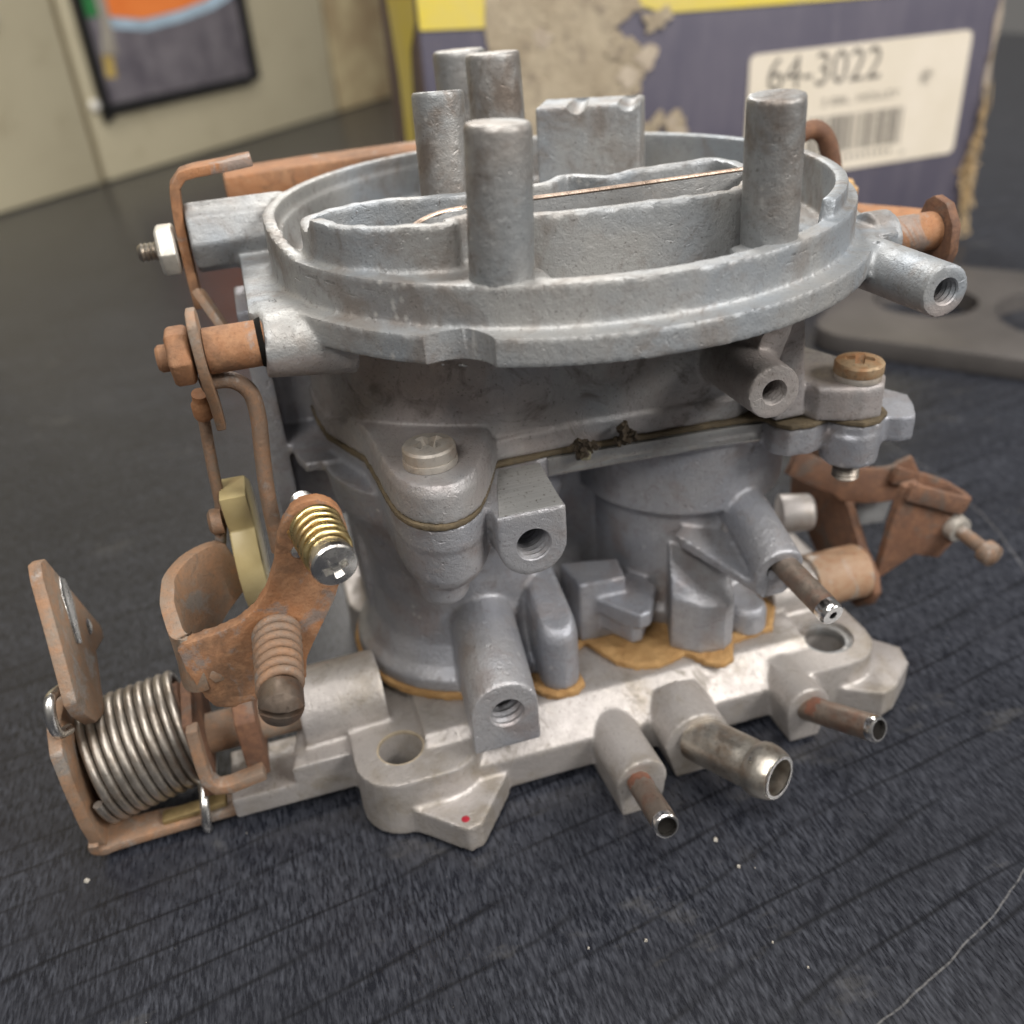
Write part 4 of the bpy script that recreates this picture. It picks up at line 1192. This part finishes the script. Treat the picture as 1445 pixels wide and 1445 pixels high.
fin(Sh().plate([(69.0, 13.6), (70.2, 20.0), (71.2, 29.5), (73.0, 38.2), (76.6, 38.6), (88.0, 28.6), (89.4, 19.4), (86.0, 15.8), (79, 18.6)], (0, -7.6, 0), (1, 0, 0), (0, 0, 1), 2.2), "stop_lever", M_RUST2, carb, bev=0.4)
loop = []
for x, y in [(73.6, -10.2), (80.6, -10.2), (87.6, -10.4), (91.0, -8.6), (91.6, -3.6), (90.2, -0.6), (86.4, 0.4), (77.6, 0.2)]:
    loop.append((x, y, 37.0 - (x - 74) * 0.46))
s = Sh().strip(spline(loop, 4), (0.40, 0, 0.90), 4.2, 2.0)
fin(s, "lever_loop", M_RUST2, carb, bev=0.4)
fin(Sh().lathe((88.6, -9.4, 24.2), (0.1, -1, -0.12), [(0, 3.2), (2.4, 3.0), (2.6, 2.2)], 24), "screw_collar", shiny("pale_plated_collar", (0.55, 0.52, 0.47), 0.4, 0.6), carb)
q = [(0, 1.7)]
for i in range(9):
    q += [(0.42 + i * 0.84, 1.35), (0.84 + i * 0.84, 1.7)]
q += [(8.4, 1.5)]
ss = fin(Sh().lathe((88.6, -11.6, 24.0), (0.1, -1, -0.12), q, 24), "stop_screw", M_RUST3, carb, sharp=60)
d = vec((0.1, -1, -0.12)).normalized()
screw(vec((88.6, -11.6, 24.0)) + d * 7.6, d, 2.7, 3.2, "screw_head", M_RUST3, ss, drive='slot', spin=1.0, dome=0.6)
fin(Sh().plate([(72.0, 19), (74.5, 30), (84.5, 29), (82, 18)], (0, 7, 0), (1, 0, 0), (0, 0, 1), 1.2), "pale_plate", M_MACH, carb, bev=0.2)
# brass-toned nut and rusty arm behind the ring on the right
fin(Sh().lathe((70.0, 24, 93), (0, 0, 1), [(0, 4.6), (3.6, 4.8), (4.2, 4.0), (5.2, 3.6)], 20), "hinge_nut", rust("yellowed_nut", (0.45, 0.29, 0.12), (0.5, 0.40, 0.26), (0.4, 0.2, 0.09), (0.5, 0.45, 0.35), 0.6, 4.0), carb)
fin(Sh().sweep(spline([(60.5, 25, 108.6), (64, 25, 109.2), (67.0, 25, 107), (69.2, 25, 101.5), (70.2, 25, 95)], 5), 2.0, 12), "choke_arm", M_RUST2, carb)
fin(Sh().plate([(66, 0), (82, -2), (86, 6), (76, 20), (64, 22)], (0, 8, 92.2), (1, 0, 0), (0, 1, 0), -1.8), "choke_bracket", M_RUST, carb, bev=0.4)

# ---------------------------------------------------------------- crumbs on the table
M_CRUMB = plain("pale_grit", (0.42, 0.40, 0.36), (0.25, 0.22, 0.18), 900, 0.6, 0.5)
q = Sh()
rc = random.Random(21)
spots = [(-109.3, -22.2, 0.55), (-14.6, -68.3, 0.42), (-24.3, -66.4, 0.3), (6.0, -53.6, 0.5), (5.2, -75.5, 0.3), (7.1, -60.3, 0.45), (8.3, -81.3, 0.3)]
for k in range(60):
    spots.append((rc.uniform(-110, 140), rc.uniform(-95, 60), rc.choice([0.05, 0.07, 0.10, 0.15])))
for x, y, r in spots:
    q.loft([[(x + r * rc.uniform(0.7, 1.2) * f * cos(a), y + r * rc.uniform(0.7, 1.2) * f * sin(a), z * r + 0.02) for a in (0.3, 1.9, 3.4, 5.0)] for z, f in ((0, 1), (0.9, 0.6))])
tag(fin(q, "grit_specks", M_CRUMB), "tiny pale specks of grit scattered on the dark tabletop", "grit", kind='stuff')
